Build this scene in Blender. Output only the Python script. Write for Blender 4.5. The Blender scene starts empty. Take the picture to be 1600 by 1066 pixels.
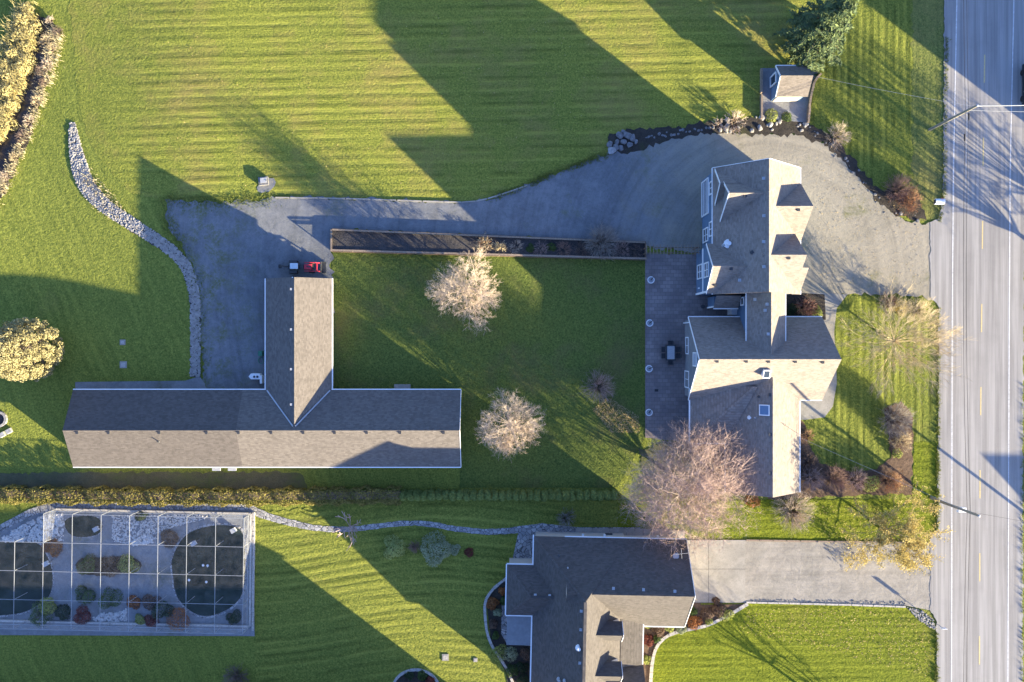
import bpy, bmesh, math, random
import numpy as np
from mathutils import Vector, Matrix

random.seed(7)
RNG = np.random.default_rng(7)
SC = bpy.context.scene
COL = SC.collection

# ------------------------------------------------------------------ camera, sky, sun, exposure
CAM_H = 90.0            # drone height, metres
PXM = 14.0              # photograph pixels per metre on the ground
cam_d = bpy.data.cameras.new('camera')
cam_d.sensor_width = 36.0
cam_d.lens = 36.0 * CAM_H / (1600 / PXM)
cam_d.clip_start = 1.0
cam_d.clip_end = 5000.0
cam = bpy.data.objects.new('camera', cam_d)
COL.objects.link(cam)
cam.location = (0, 0, CAM_H)
SC.camera = cam

SUN_EL = math.radians(11.0)
SUN_DIR = Vector((0.799 * math.cos(SUN_EL), -0.601 * math.cos(SUN_EL), math.sin(SUN_EL)))
w = bpy.data.worlds.new('World')
SC.world = w
w.use_nodes = True
wn = w.node_tree
sky = wn.nodes.new('ShaderNodeTexSky')
sky.sky_type = 'NISHITA'
sky.sun_disc = False
sky.sun_elevation = SUN_EL
sky.sun_rotation = math.radians(127.0)
bg = wn.nodes['Background']
bg.inputs['Strength'].default_value = 0.068
gain = wn.nodes.new('ShaderNodeMix')          # clear deep blue winter sky
gain.data_type = 'RGBA'; gain.blend_type = 'MULTIPLY'
gain.inputs[0].default_value = 1.0
gain.inputs[7].default_value = (0.80, 1.0, 1.62, 1.0)
wn.links.new(sky.outputs['Color'], gain.inputs[6])
wn.links.new(gain.outputs[2], bg.inputs['Color'])
sun_d = bpy.data.lights.new('sun', 'SUN')
sun_d.energy = 5.0
sun_d.angle = math.radians(0.5)
sun_d.color = (1.0, 0.84, 0.55)
sun = bpy.data.objects.new('sun', sun_d)
COL.objects.link(sun)
sun.location = (80, -60, 60)
sun.rotation_euler = SUN_DIR.to_track_quat('Z', 'Y').to_euler()
SC.view_settings.view_transform = 'Standard'
SC.view_settings.look = 'None'
SC.view_settings.gamma = 1.0
SC.view_settings.use_curve_mapping = False
SC.view_settings.exposure = 2.56
SC.cycles.max_bounces = 6
SC.cycles.transparent_max_bounces = 12

# ------------------------------------------------------------------ places
def smooth(t):
    t = min(1.0, max(0.0, t))
    return t * t * (3 - 2 * t)

def gz(x, y):
    """height of the terrain: the field falls away to the west"""
    t = smooth((-33.0 - x) / 24.0)
    v = smooth((y + 5.0) / 9.5)
    return -1.1 * t * v

def P(px, py, h=0.0):
    k = 1 - h / CAM_H
    return Vector(((px - 800) / PXM * k, (533 - py) / PXM * k, h))

def G(px, py):
    """point of the terrain at a photograph pixel"""
    z = 0.0
    for _ in range(4):
        p = P(px, py, z)
        z = gz(p.x, p.y)
    p = P(px, py, z)
    return Vector((p.x, p.y, z))

LF, DZ = 1.0, 0.0      # a house on a raised pad: its plan seen that much nearer
def gx(px): return (px - 800) / PXM * LF
def gy(py): return (533 - py) / PXM * LF

# ------------------------------------------------------------------ materials
MATS = {}
class NB:
    def __init__(s, name, rough=0.85, spec=0.3):
        s.m = bpy.data.materials.new(name)
        s.m.use_nodes = True
        s.t = s.m.node_tree
        s.b = s.t.nodes['Principled BSDF']
        s.b.inputs['Roughness'].default_value = rough
        s.b.inputs['Specular IOR Level'].default_value = spec
        MATS[name] = s.m
    def n(s, typ, **kw):
        nd = s.t.nodes.new(typ)
        for k, v in kw.items(): setattr(nd, k, v)
        return nd
    def l(s, a, b): s.t.links.new(a, b)
    def pos(s, obj=False):
        if obj: return s.n('ShaderNodeTexCoord').outputs['Object']
        return s.n('ShaderNodeNewGeometry').outputs['Position']
    def noise(s, vec, scale, detail=4, rough=0.6, dist=0.0):
        nd = s.n('ShaderNodeTexNoise')
        nd.inputs['Scale'].default_value = scale
        nd.inputs['Detail'].default_value = detail
        nd.inputs['Roughness'].default_value = rough
        nd.inputs['Distortion'].default_value = dist
        s.l(vec, nd.inputs['Vector'])
        return nd.outputs['Fac']
    def vor(s, vec, scale, feature='F1', out='Distance'):
        nd = s.n('ShaderNodeTexVoronoi', feature=feature)
        nd.inputs['Scale'].default_value = scale
        s.l(vec, nd.inputs['Vector'])
        return nd.outputs[out]
    def ramp(s, fac, lo, hi):
        nd = s.n('ShaderNodeMapRange')
        nd.inputs['From Min'].default_value = lo
        nd.inputs['From Max'].default_value = hi
        s.l(fac, nd.inputs['Value'])
        return nd.outputs['Result']
    def math(s, op, a, b=None):
        nd = s.n('ShaderNodeMath', operation=op)
        for i, v in enumerate((a, b)):
            if v is None: continue
            if isinstance(v, (int, float)): nd.inputs[i].default_value = v
            else: s.l(v, nd.inputs[i])
        return nd.outputs[0]
    def mix(s, fac, a, b, blend='MIX'):
        nd = s.n('ShaderNodeMix', data_type='RGBA', blend_type=blend)
        for i, v in ((0, fac), (6, a), (7, b)):
            if isinstance(v, (int, float)): nd.inputs[i].default_value = v
            elif isinstance(v, tuple): nd.inputs[i].default_value = v if len(v) == 4 else (*v, 1)
            else: s.l(v, nd.inputs[i])
        return nd.outputs[2]
    def sep(s, vec):
        nd = s.n('ShaderNodeSeparateXYZ'); s.l(vec, nd.inputs[0]); return nd.outputs
    def comb(s, x, y, z):
        nd = s.n('ShaderNodeCombineXYZ')
        for i, v in enumerate((x, y, z)):
            if isinstance(v, (int, float)): nd.inputs[i].default_value = v
            else: s.l(v, nd.inputs[i])
        return nd.outputs[0]
    def island(s): return s.n('ShaderNodeNewGeometry').outputs['Random Per Island']
    def color(s, c):
        if isinstance(c, tuple): s.b.inputs['Base Color'].default_value = (*c, 1)
        else: s.l(c, s.b.inputs['Base Color'])
    def bump(s, h, dist, strength=1.0):
        nd = s.n('ShaderNodeBump')
        nd.inputs['Strength'].default_value = strength
        nd.inputs['Distance'].default_value = dist
        s.l(h, nd.inputs['Height'])
        s.l(nd.outputs[0], s.b.inputs['Normal'])

def sc_(c, f): return tuple(v * f for v in c)

def grass(name, c1, c2, cdry, ang=0.0, period=1.05, stripe=0.0, wob=0.5, bump=0.11, dry=(0.55, 0.75), tint=0.25, curve=0.0, fade=None):
    b = NB(name, 0.9, 0.1)
    p = b.pos(); x, y, z = b.sep(p)
    fine = b.noise(p, 7.0, 6, 0.7)
    mid = b.noise(p, 1.3, 5, 0.65)
    big = b.noise(p, 0.12, 5, 0.6)
    tuft = b.noise(p, 3.2, 3, 0.6)
    col = b.mix(b.ramp(fine, 0.36, 0.66), c1, c2)
    col = b.mix(b.math('MULTIPLY', b.ramp(mid, 0.35, 0.7), 0.4), col, sc_(c1, 0.8))
    t2 = b.noise(p, 4.2, 4, 0.75)
    col = b.mix(b.math('MULTIPLY', b.ramp(t2, 0.52, 0.66), 0.75), col, sc_(c1, 0.55))
    col = b.mix(b.math('MULTIPLY', b.ramp(t2, 0.44, 0.33), 0.6), col, sc_(c2, 1.28))
    big = b.math('ADD', b.math('MULTIPLY', big, .7), b.math('MULTIPLY', b.noise(p, 0.55, 5, .7), .3))
    col = b.mix(b.math('MULTIPLY', b.ramp(big, *dry), 0.8), col, b.mix(b.ramp(fine, .35, .65), sc_(cdry, .7), cdry))
    col = b.mix(b.math('MULTIPLY', b.ramp(b.noise(p, 0.06, 4, 0.55), 0.42, 0.62), 0.45), col, b.mix(1.0, col, (.74, .80, .85), 'MULTIPLY'))
    h = b.math('ADD', b.math('MULTIPLY', fine, 0.55), b.math('MULTIPLY', tuft, 0.7))
    if stripe > 0:
        ca, sa = math.cos(ang), math.sin(ang)
        low = b.noise(p, 0.16, 2, 0.5)
        u = b.math('ADD', b.math('MULTIPLY', x, ca), b.math('MULTIPLY', y, sa))
        u = b.math('ADD', u, b.math('MULTIPLY', low, wob * 3))
        if curve:
            u = b.math('ADD', u, b.math('MULTIPLY', b.math('SINE', b.math('MULTIPLY', x, 0.16)), curve))
        wv = b.math('SINE', b.math('MULTIPLY', u, 2 * math.pi / period))
        wv2 = b.math('SINE', b.math('MULTIPLY', u, 2 * math.pi / period * 0.37))
        wv = b.math('ADD', b.math('MULTIPLY', wv, .8), b.math('MULTIPLY', wv2, .45))
        wv = b.math('ADD', wv, b.math('MULTIPLY', b.math('SUBTRACT', b.noise(b.comb(b.math('MULTIPLY', u, 3.4), b.math('MULTIPLY', b.math('SUBTRACT', b.math('MULTIPLY', x, sa), b.math('MULTIPLY', y, ca)), .07), 0.0), 1.0, 5, .75), .5), 3.4))
        mod = b.math('MULTIPLY', wv, b.ramp(b.noise(p, 0.25, 4, 0.6), 0.3, 0.65))
        if fade: mod = b.math('MULTIPLY', mod, b.ramp(b.math('ADD', x, b.math('MULTIPLY', low, 6.0)), *fade))
        h = b.math('ADD', h, b.math('MULTIPLY', mod, stripe))
        col = b.mix(b.math('MULTIPLY', b.ramp(mod, 0.25, 0.95), tint), col, sc_(c1, 0.5))  # light and dark of the leaning mown grass put into the colour
        col = b.mix(b.math('MULTIPLY', b.ramp(mod, -0.2, -0.9), tint * .8), col, sc_(c2, 1.22))
    b.color(col)
    b.b.inputs['Diffuse Roughness'].default_value = 0.0
    b.bump(h, bump * 1.1)
    return b.m

def gravel(name, c1, c2, moss=None, mossr=(0.55, 0.7), scale=9.0, bump=0.03, east=None, tracks=None):
    b = NB(name, 0.95, 0.15)
    p = b.pos()
    f = b.noise(p, scale * 2.2, 5, 0.75)
    m = b.noise(p, 0.45, 5, 0.6, 0.8)
    g = b.noise(p, 2.2, 5, 0.6)
    col = b.mix(b.ramp(f, 0.3, 0.7), c1, c2)
    col = b.mix(b.math('MULTIPLY', b.ramp(m, 0.35, 0.7), 0.45), col, sc_(c1, 0.62))
    col = b.mix(b.math('MULTIPLY', b.ramp(g, 0.4, 0.75), 0.3), col, sc_(c2, 1.15))
    g2 = b.noise(p, 6.0, 4, 0.75)
    if east:
        x = b.sep(p)[0]
        col = b.mix(b.ramp(b.math('ADD', x, b.math('MULTIPLY', m, 14.0)), 18.0, 30.0), col, b.mix(f, sc_(east, .72), sc_(east, 1.25)))
    col = b.mix(b.math('MULTIPLY', b.ramp(g2, 0.52, 0.7), 0.55), col, b.mix(1.0, col, (.6, .6, .6), 'MULTIPLY'))
    col = b.mix(b.math('MULTIPLY', b.ramp(b.noise(p, 0.16, 5, 0.6, 1.5), 0.45, 0.62), 0.4), col, b.mix(1.0, col, (.66, .68, .68), 'MULTIPLY'))
    if tracks:
        px_, py_, pz_ = b.sep(p)
        if tracks == 'x': u, v = py_, px_
        else:
            dx = b.math('SUBTRACT', px_, tracks[0]); dy = b.math('SUBTRACT', py_, tracks[1])
            u = b.math('SQRT', b.math('ADD', b.math('MULTIPLY', dx, dx), b.math('MULTIPLY', dy, dy))); v = b.math('ADD', px_, py_)
        tn = b.noise(b.comb(b.math('MULTIPLY', u, 1.25), b.math('MULTIPLY', v, .05), 0.0), 1.0, 4, .65)
        col = b.mix(b.math('MULTIPLY', b.ramp(tn, .5, .66), .5), col, b.mix(1.0, col, (.7, .7, .7), 'MULTIPLY'))
        col = b.mix(b.math('MULTIPLY', b.ramp(tn, .48, .34), .4), col, b.mix(1.0, col, (1.22, 1.21, 1.18), 'MULTIPLY'))
    if moss:
        mm = b.math('MULTIPLY', b.ramp(b.noise(p, 0.22, 6, 0.68), *mossr), b.ramp(g, 0.3, 0.6))
        if east: mm = b.math('MAXIMUM', mm, b.math('MULTIPLY', b.math('MULTIPLY', b.ramp(b.noise(p, 0.5, 6, 0.72), 0.46, 0.6), b.ramp(b.sep(p)[0], -27.0, -33.0)), b.ramp(b.noise(p, 3.0, 5, 0.7), 0.35, 0.55)))
        col = b.mix(b.math('MULTIPLY', mm, 0.8), col, moss)
    b.color(col)
    b.bump(b.math('ADD', f, b.math('MULTIPLY', g, 1.2)), bump)
    return b.m

def plain(name, c, rough=0.7, var=0.25, scale=3.0, spec=0.3, obj=False, bump=0.0, metal=0.0):
    b = NB(name, rough, spec)
    p = b.pos(obj)
    f = b.noise(p, scale, 5, 0.65)
    col = b.mix(b.ramp(f, 0.3, 0.7), sc_(c, 1 - var), sc_(c, 1 + var))
    b.color(col)
    b.b.inputs['Metallic'].default_value = metal
    if bump: b.bump(f, bump)
    return b.m

def leafy(name, c1, c2, rough=0.7, trans=0.25):
    b = NB(name, rough, 0.25)
    r = b.island()
    f = b.noise(b.pos(), 1.2, 3, 0.6)
    col = b.mix(r, c1, c2)
    col = b.mix(b.math('MULTIPLY', b.ramp(f, 0.4, 0.7), 0.35), col, sc_(c1, 0.7))
    b.color(col)
    if trans:
        tr = b.n('ShaderNodeBsdfTranslucent'); b.l(col, tr.inputs['Color'])
        mx = b.n('ShaderNodeMixShader'); mx.inputs[0].default_value = trans
        b.l(b.b.outputs[0], mx.inputs[1]); b.l(tr.outputs[0], mx.inputs[2])
        b.l(mx.outputs[0], b.t.nodes['Material Output'].inputs['Surface'])
    return b.m

def shingle(name, c, dz=0.10, var=0.22, joint=None):
    """asphalt shingles: courses follow the slope, single tabs vary in tone"""
    b = NB(name, 0.92, 0.2)
    p = b.pos(); x, y, z = b.sep(p)
    row = b.math('DIVIDE', z, dz)
    fr = b.math('FRACT', row)
    fl = b.math('FLOOR', row)
    cell = b.n('ShaderNodeTexWhiteNoise', noise_dimensions='3D')
    off = b.math('MULTIPLY', fl, 0.37)
    cx = b.math('FLOOR', b.math('ADD', b.math('MULTIPLY', x, 3.1), off))
    cy = b.math('FLOOR', b.math('ADD', b.math('MULTIPLY', y, 3.1), off))
    b.l(b.comb(cx, cy, fl), cell.inputs['Vector'])
    tone = cell.outputs['Value']
    m = b.noise(p, 0.5, 5, 0.65)
    gr = b.noise(p, 26.0, 3, 0.7)
    st = b.noise(b.comb(b.math('MULTIPLY', x, 2.2), b.math('MULTIPLY', y, 2.2), b.math('MULTIPLY', z, .4)), 1.1, 5, 0.7)
    col = b.mix(tone, sc_(c, 1 - var), sc_(c, 1 + var))
    col = b.mix(b.math('MULTIPLY', b.ramp(gr, .3, .7), .3), col, sc_(c, .7))
    col = b.mix(b.math('MULTIPLY', b.ramp(m, 0.4, 0.72), 0.35), col, sc_(c, 0.7))
    col = b.mix(b.math('MULTIPLY', b.ramp(st, 0.45, 0.72), 0.4), col, sc_(c, 1.32))
    col = b.mix(b.math('MULTIPLY', b.ramp(st, 0.46, 0.3), 0.35), col, sc_(c, .62))
    if joint: col = b.mix(b.math('LESS_THAN', x, joint[0]), col, b.mix(1.0, col, joint[1], 'MULTIPLY'))
    lip = b.math('LESS_THAN', fr, 0.18)
    col = b.mix(b.math('MULTIPLY', lip, 0.45), col, sc_(c, 0.5))
    b.color(col)
    b.bump(b.math('ADD', b.math('MULTIPLY', fr, -0.5), b.math('MULTIPLY', tone, 0.4)), 0.02)
    return b.m

grass('grass_field', (0.111, 0.144, 0.025), (0.287, 0.290, 0.054), (0.306, 0.238, 0.077), math.radians(91.2), 0.98, 0.36, 0.10, 0.15, (0.47, 0.68), 0.43, fade=(-43.0, -38.0))
grass('grass_rough', (0.103, 0.139, 0.025), (0.266, 0.278, 0.053), (0.286, 0.228, 0.073), math.radians(25), 1.1, 0.16, 0.4, 0.14, (0.6, 0.85), 0.2)
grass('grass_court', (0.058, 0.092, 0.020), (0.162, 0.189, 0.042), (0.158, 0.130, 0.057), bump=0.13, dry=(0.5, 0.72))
grass('grass_front', (0.087, 0.122, 0.021), (0.229, 0.238, 0.044), (0.252, 0.201, 0.070), 0.0, 0.82, 0.36, 0.12, 0.15, (0.58, 0.85), 0.55)
grass('grass_verge', (0.082, 0.117, 0.029), (0.209, 0.215, 0.060), (0.260, 0.204, 0.081), 0.0, 0.7, 0.15, 0.2, 0.12, (0.45, 0.75), 0.2)
grass('grass_south', (0.101, 0.134, 0.024), (0.266, 0.269, 0.052), (0.278, 0.221, 0.074), math.radians(92), 0.9, 0.30, 0.15, 0.14, (0.58, 0.85), 0.5, 0.9)
grass('grass_east', (0.079, 0.112, 0.009), (0.210, 0.230, 0.019), (0.214, 0.182, 0.046), math.radians(91), 0.8, 0.2, 0.12, 0.13, (0.55, 0.8), 0.18)
gravel('gravel_yard', (0.118, 0.128, 0.140), (0.225, 0.23, 0.235), (0.105, 0.115, 0.035), (0.58, 0.72), east=(0.285, 0.26, 0.205), tracks=(29.0, 8.0))  # shade on the west and sun on the east are put into the colour
gravel('gravel_drive', (0.22, 0.205, 0.18), (0.36, 0.335, 0.29), None, tracks='x')
gravel('gravel_pale', (0.26, 0.26, 0.26), (0.42, 0.42, 0.41), None, scale=6, bump=0.05)
gravel('gravel_fine', (0.155, 0.165, 0.175), (0.27, 0.275, 0.28), (0.10, 0.11, 0.075), (0.52, 0.66), scale=10)
gravel('mulch', (0.028, 0.025, 0.022), (0.075, 0.064, 0.054), (0.05, 0.06, 0.02), (0.55, 0.75), scale=5, bump=0.08)
gravel('worn_grass', (0.075, 0.075, 0.042), (0.155, 0.14, 0.08), (0.09, 0.11, 0.03), (0.45, 0.6), scale=5, bump=0.06)
gravel('bark_mulch', (0.07, 0.045, 0.03), (0.19, 0.13, 0.09), None, scale=5, bump=0.08)
gravel('soil', (0.035, 0.036, 0.038), (0.11, 0.10, 0.095), None, scale=4, bump=0.08)
gravel('concrete', (0.25, 0.235, 0.205), (0.36, 0.34, 0.30), None, scale=5, bump=0.004)
plain('kerb_stone', (0.36, 0.34, 0.31), 0.9, 0.3, 6, bump=0.02)
plain('river_stone', (0.25, 0.24, 0.225), 0.85, 0.35, 2.5)
plain('pale_stone', (0.42, 0.41, 0.39), 0.85, 0.3, 2.5)
plain('boulder_stone', (0.14, 0.14, 0.145), 0.85, 0.4, 3, bump=0.05)
plain('flagstone', (0.27, 0.27, 0.27), 0.85, 0.35, 2.0, bump=0.01)
plain('white_paint', (0.74, 0.74, 0.73), 0.5, 0.06, 3)
plain('blue_siding', (0.095, 0.155, 0.235), 0.7, 0.1, 2)
plain('grey_siding', (0.17, 0.18, 0.19), 0.8, 0.15, 2)
plain('cream_siding', (0.48, 0.43, 0.36), 0.8, 0.08, 2)
plain('timber', (0.22, 0.17, 0.125), 0.85, 0.3, 7)
plain('dark_timber', (0.14, 0.095, 0.065), 0.85, 0.3, 7)
plain('pole_wood', (0.23, 0.215, 0.17), 0.9, 0.25, 9)
plain('black_rubber', (0.02, 0.02, 0.022), 0.8, 0.2, 9)
plain('dark_metal', (0.035, 0.038, 0.043), 0.5, 0.2, 6, 0.5)
plain('grey_metal', (0.32, 0.33, 0.34), 0.45, 0.15, 6, 0.5)
plain('alu_frame', (0.25, 0.265, 0.28), 0.4, 0.1, 6, 0.5)
plain('red_paint', (0.42, 0.03, 0.05), 0.45, 0.15, 5, 0.5)
plain('pale_canopy', (0.48, 0.56, 0.60), 0.5, 0.08, 5)
plain('green_plastic', (0.05, 0.17, 0.11), 0.5, 0.15, 5)
plain('yellow_line', (0.50, 0.40, 0.19), 0.8, 0.25, 9)
plain('white_line', (0.52, 0.52, 0.51), 0.85, 0.35, 6)
plain('car_paint', (0.018, 0.020, 0.024), 0.3, 0.1, 4, 0.6)
plain('rust', (0.19, 0.09, 0.05), 0.8, 0.3, 8)
plain('twig_cream', (0.46, 0.375, 0.285), 0.85, 0.28, 2)
plain('twig_pink', (0.34, 0.25, 0.215), 0.85, 0.35, 0.5)
plain('twig_straw', (0.44, 0.36, 0.22), 0.85, 0.3, 1.2)
plain('twig_dark', (0.15, 0.11, 0.09), 0.85, 0.35, 1.5)
plain('twig_grey', (0.25, 0.225, 0.195), 0.85, 0.3, 1.5)
plain('twig_red', (0.26, 0.165, 0.125), 0.85, 0.35, 1.5)
plain('twig_orange', (0.35, 0.215, 0.12), 0.85, 0.35, 1.5)
plain('bark', (0.17, 0.14, 0.11), 0.9, 0.3, 6, bump=0.02)
leafy('leaf_green', (0.045, 0.085, 0.022), (0.11, 0.15, 0.04))
leafy('leaf_dark', (0.020, 0.042, 0.020), (0.055, 0.080, 0.035))
leafy('leaf_conifer', (0.050, 0.088, 0.044), (0.165, 0.21, 0.075))
leafy('leaf_cypress', (0.25, 0.225, 0.11), (0.47, 0.42, 0.22), 0.8, 0.3)
leafy('leaf_yellow', (0.36, 0.285, 0.085), (0.58, 0.47, 0.17))
leafy('leaf_lime', (0.18, 0.23, 0.05), (0.40, 0.41, 0.12))
leafy('leaf_grey', (0.25, 0.29, 0.17), (0.44, 0.47, 0.29))
leafy('leaf_pale', (0.30, 0.36, 0.11), (0.52, 0.54, 0.20))
leafy('leaf_rust', (0.22, 0.085, 0.03), (0.38, 0.17, 0.06))
leafy('leaf_red', (0.13, 0.03, 0.025), (0.22, 0.07, 0.05))
leafy('leaf_brown', (0.11, 0.07, 0.05), (0.20, 0.14, 0.10))
leafy('leaf_hedge', (0.11, 0.105, 0.024), (0.30, 0.25, 0.070))
leafy('leaf_cedar', (0.15, 0.20, 0.05), (0.29, 0.33, 0.09))
leafy('reed_yellow', (0.32, 0.275, 0.11), (0.56, 0.48, 0.22))
leafy('reed_pale', (0.38, 0.33, 0.20), (0.58, 0.51, 0.33))
leafy('grass_blade', (0.085, 0.115, 0.022), (0.21, 0.23, 0.05))
leafy('leaf_litter', (0.24, 0.17, 0.07), (0.42, 0.33, 0.16), 0.9, 0.0)
shingle('shingle_taupe', (0.215, 0.187, 0.165))
shingle('shingle_barn', (0.138, 0.123, 0.110), 0.07, joint=(-29.3, (.74, .74, .76)))
shingle('shingle_shed', (0.150, 0.132, 0.118))
shingle('shingle_charcoal', (0.088, 0.080, 0.075))

def make_special():
    b = NB('water', 0.06, 0.25); p = b.pos()
    b.color(b.mix(b.ramp(b.noise(p, 0.5, 3), .3, .7), (0.010, 0.019, 0.013), (0.020, 0.032, 0.021)))
    b.bump(b.noise(p, 3.0, 3), 0.01)
    b = NB('ditch_water', 0.25, 0.4); p = b.pos()
    b.color(b.mix(b.ramp(b.noise(p, 1.5, 4), .3, .7), (0.018, 0.015, 0.012), (0.05, 0.038, 0.028)))
    b = NB('glass', 0.08, 0.6); b.color((0.03, 0.04, 0.05))
    b = NB('sky_glass', 0.1, 0.6); b.color((0.10, 0.17, 0.27))
    # asphalt, worn paler in the wheel tracks
    b = NB('asphalt', 0.85, 0.25); p = b.pos(); x, y, z = b.sep(p)
    f = b.noise(p, 22, 4, 0.7); m = b.noise(b.comb(b.math('MULTIPLY', x, 2.2), b.math('MULTIPLY', y, .05), 0.0), 1.0, 4, 0.6)
    g = b.noise(p, 0.35, 5, 0.6)
    col = b.mix(b.ramp(f, .3, .7), (0.165, 0.158, 0.152), (0.255, 0.245, 0.233))
    col = b.mix(b.math('MULTIPLY', b.ramp(m, .40, .62), .7), col, (0.35, 0.338, 0.32))
    col = b.mix(b.math('MULTIPLY', b.ramp(g, .5, .75), .25), col, (0.14, 0.137, 0.135))
    b.color(col); b.bump(f, 0.008)
    # dark stamped patio paving
    b = NB('patio_paving', 0.7, 0.35); p = b.pos()
    br = b.n('ShaderNodeTexBrick'); b.l(p, br.inputs['Vector'])
    br.inputs['Scale'].default_value = 1.0; br.inputs['Brick Width'].default_value = 0.6; br.inputs['Row Height'].default_value = 0.42
    br.inputs['Mortar Size'].default_value = 0.02; br.inputs['Color1'].default_value = (0.18, 0.15, 0.14, 1)
    br.inputs['Color2'].default_value = (0.25, 0.21, 0.195, 1); br.inputs['Mortar'].default_value = (0.10, 0.10, 0.10, 1)
    g = b.noise(p, 0.3, 5, 0.6, 0.6)
    b.color(b.mix(b.math('MULTIPLY', b.ramp(g, .42, .6), .55), br.outputs['Color'], (0.105, 0.09, 0.09)))
    # flagstones laid irregularly
    b = NB('crazy_paving', 0.85, 0.2); p = b.pos()
    cell = b.vor(p, 2.4, 'F1', 'Color'); ed = b.vor(p, 2.4, 'DISTANCE_TO_EDGE')
    s = b.sep(cell)
    col = b.mix(s[0], (0.20, 0.20, 0.205), (0.36, 0.355, 0.345))
    col = b.mix(b.math('LESS_THAN', ed, 0.045), col, (0.09, 0.09, 0.09))
    b.color(col); b.bump(b.ramp(ed, 0, .1), 0.03)
    # bird netting: mostly holes
    for nm, f in (('netting', 0.025), ('netting_side', 0.10)):
        b = NB(nm, 0.9, 0.1); b.color((0.62, 0.64, 0.66))
        tr = b.n('ShaderNodeBsdfTransparent'); mx = b.n('ShaderNodeMixShader')
        b.l(b.math('MULTIPLY', b.ramp(b.noise(b.pos(), 1.2, 3), .2, .8), f * 2), mx.inputs[0])
        b.l(tr.outputs[0], mx.inputs[1]); b.l(b.b.outputs[0], mx.inputs[2])
        b.l(mx.outputs[0], b.t.nodes['Material Output'].inputs['Surface'])
make_special()

# ------------------------------------------------------------------ building blocks
ORG = {}
class MB:
    def __init__(s): s.v = []; s.f = []
    def quad(s, a, b, c, d):
        n = len(s.v); s.v += [tuple(a), tuple(b), tuple(c), tuple(d)]; s.f.append((n, n + 1, n + 2, n + 3)); return s
    def box(s, c, size, rz=0.0, taper=1.0, rx=0.0, ry=0.0):
        n = len(s.v); R = Matrix.Rotation(rz, 3, 'Z') @ Matrix.Rotation(ry, 3, 'Y') @ Matrix.Rotation(rx, 3, 'X')
        for k in (-1, 1):
            t = taper if k > 0 else 1.0
            for i, j in ((-1, -1), (1, -1), (1, 1), (-1, 1)):
                s.v.append(tuple(Vector(c) + R @ Vector((i * size[0] / 2 * t, j * size[1] / 2 * t, k * size[2] / 2))))
        s.f += [(n, n + 3, n + 2, n + 1), (n + 4, n + 5, n + 6, n + 7)] + [(n + i, n + (i + 1) % 4, n + 4 + (i + 1) % 4, n + 4 + i) for i in range(4)]
        return s
    def bar(s, a, b, w, h=None):
        """straight bar of rectangular section from a to b"""
        a = Vector(a); b = Vector(b); h = h or w
        d = (b - a).normalized(); u = d.cross(Vector((0, 0, 1)))
        u = u.normalized() if u.length > 1e-4 else Vector((1, 0, 0))
        v = u.cross(d).normalized(); n = len(s.v)
        for q in (a, b):
            for i, j in ((-1, -1), (1, -1), (1, 1), (-1, 1)): s.v.append(tuple(q + u * i * w / 2 + v * j * h / 2))
        s.f += [(n + 3, n + 2, n + 1, n), (n + 4, n + 5, n + 6, n + 7)] + [(n + i, n + (i + 1) % 4, n + 4 + (i + 1) % 4, n + 4 + i) for i in range(4)]
        return s
    def tube(s, a, b, r0, r1=None, k=8):
        a = Vector(a); b = Vector(b); r1 = r0 if r1 is None else r1
        d = (b - a).normalized(); u = d.cross(Vector((0, 0, 1)))
        u = u.normalized() if u.length > 1e-3 else Vector((1, 0, 0)); v = u.cross(d); n = len(s.v)
        for q, r in ((a, r0), (b, r1)):
            for i in range(k):
                t = 2 * math.pi * i / k; s.v.append(tuple(q + u * math.cos(t) * r + v * math.sin(t) * r))
        s.f += [tuple(range(n + k - 1, n - 1, -1)), tuple(range(n + k, n + 2 * k))]
        s.f += [(n + i, n + (i + 1) % k, n + k + (i + 1) % k, n + k + i) for i in range(k)]
        return s
    def lathe(s, c, prof, k=16):
        c = Vector(c); n = len(s.v); m = len(prof)
        for r, z in prof:
            for i in range(k):
                t = 2 * math.pi * i / k; s.v.append(tuple(c + Vector((math.cos(t) * r, math.sin(t) * r, z))))
        for j in range(m - 1):
            for i in range(k): s.f.append((n + j * k + i, n + j * k + (i + 1) % k, n + (j + 1) * k + (i + 1) % k, n + (j + 1) * k + i))
        s.f += [tuple(range(n + k - 1, n - 1, -1)), tuple(range(n + (m - 1) * k, n + m * k))]
        return s
    def prism(s, poly, dvec):
        """closed outline poly (3d points) pushed along dvec"""
        n = len(s.v); k = len(poly); d = Vector(dvec)
        s.v += [tuple(p) for p in poly] + [tuple(Vector(p) + d) for p in poly]
        s.f += [tuple(range(n + k - 1, n - 1, -1)), tuple(range(n + k, n + 2 * k))]
        s.f += [(n + i, n + (i + 1) % k, n + k + (i + 1) % k, n + k + i) for i in range(k)]
        return s
    def build(s, name, mat, parent=None, loc=None, smooth=False):
        return add_mesh(name, s.v, s.f, mat, parent, loc, smooth)

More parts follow.
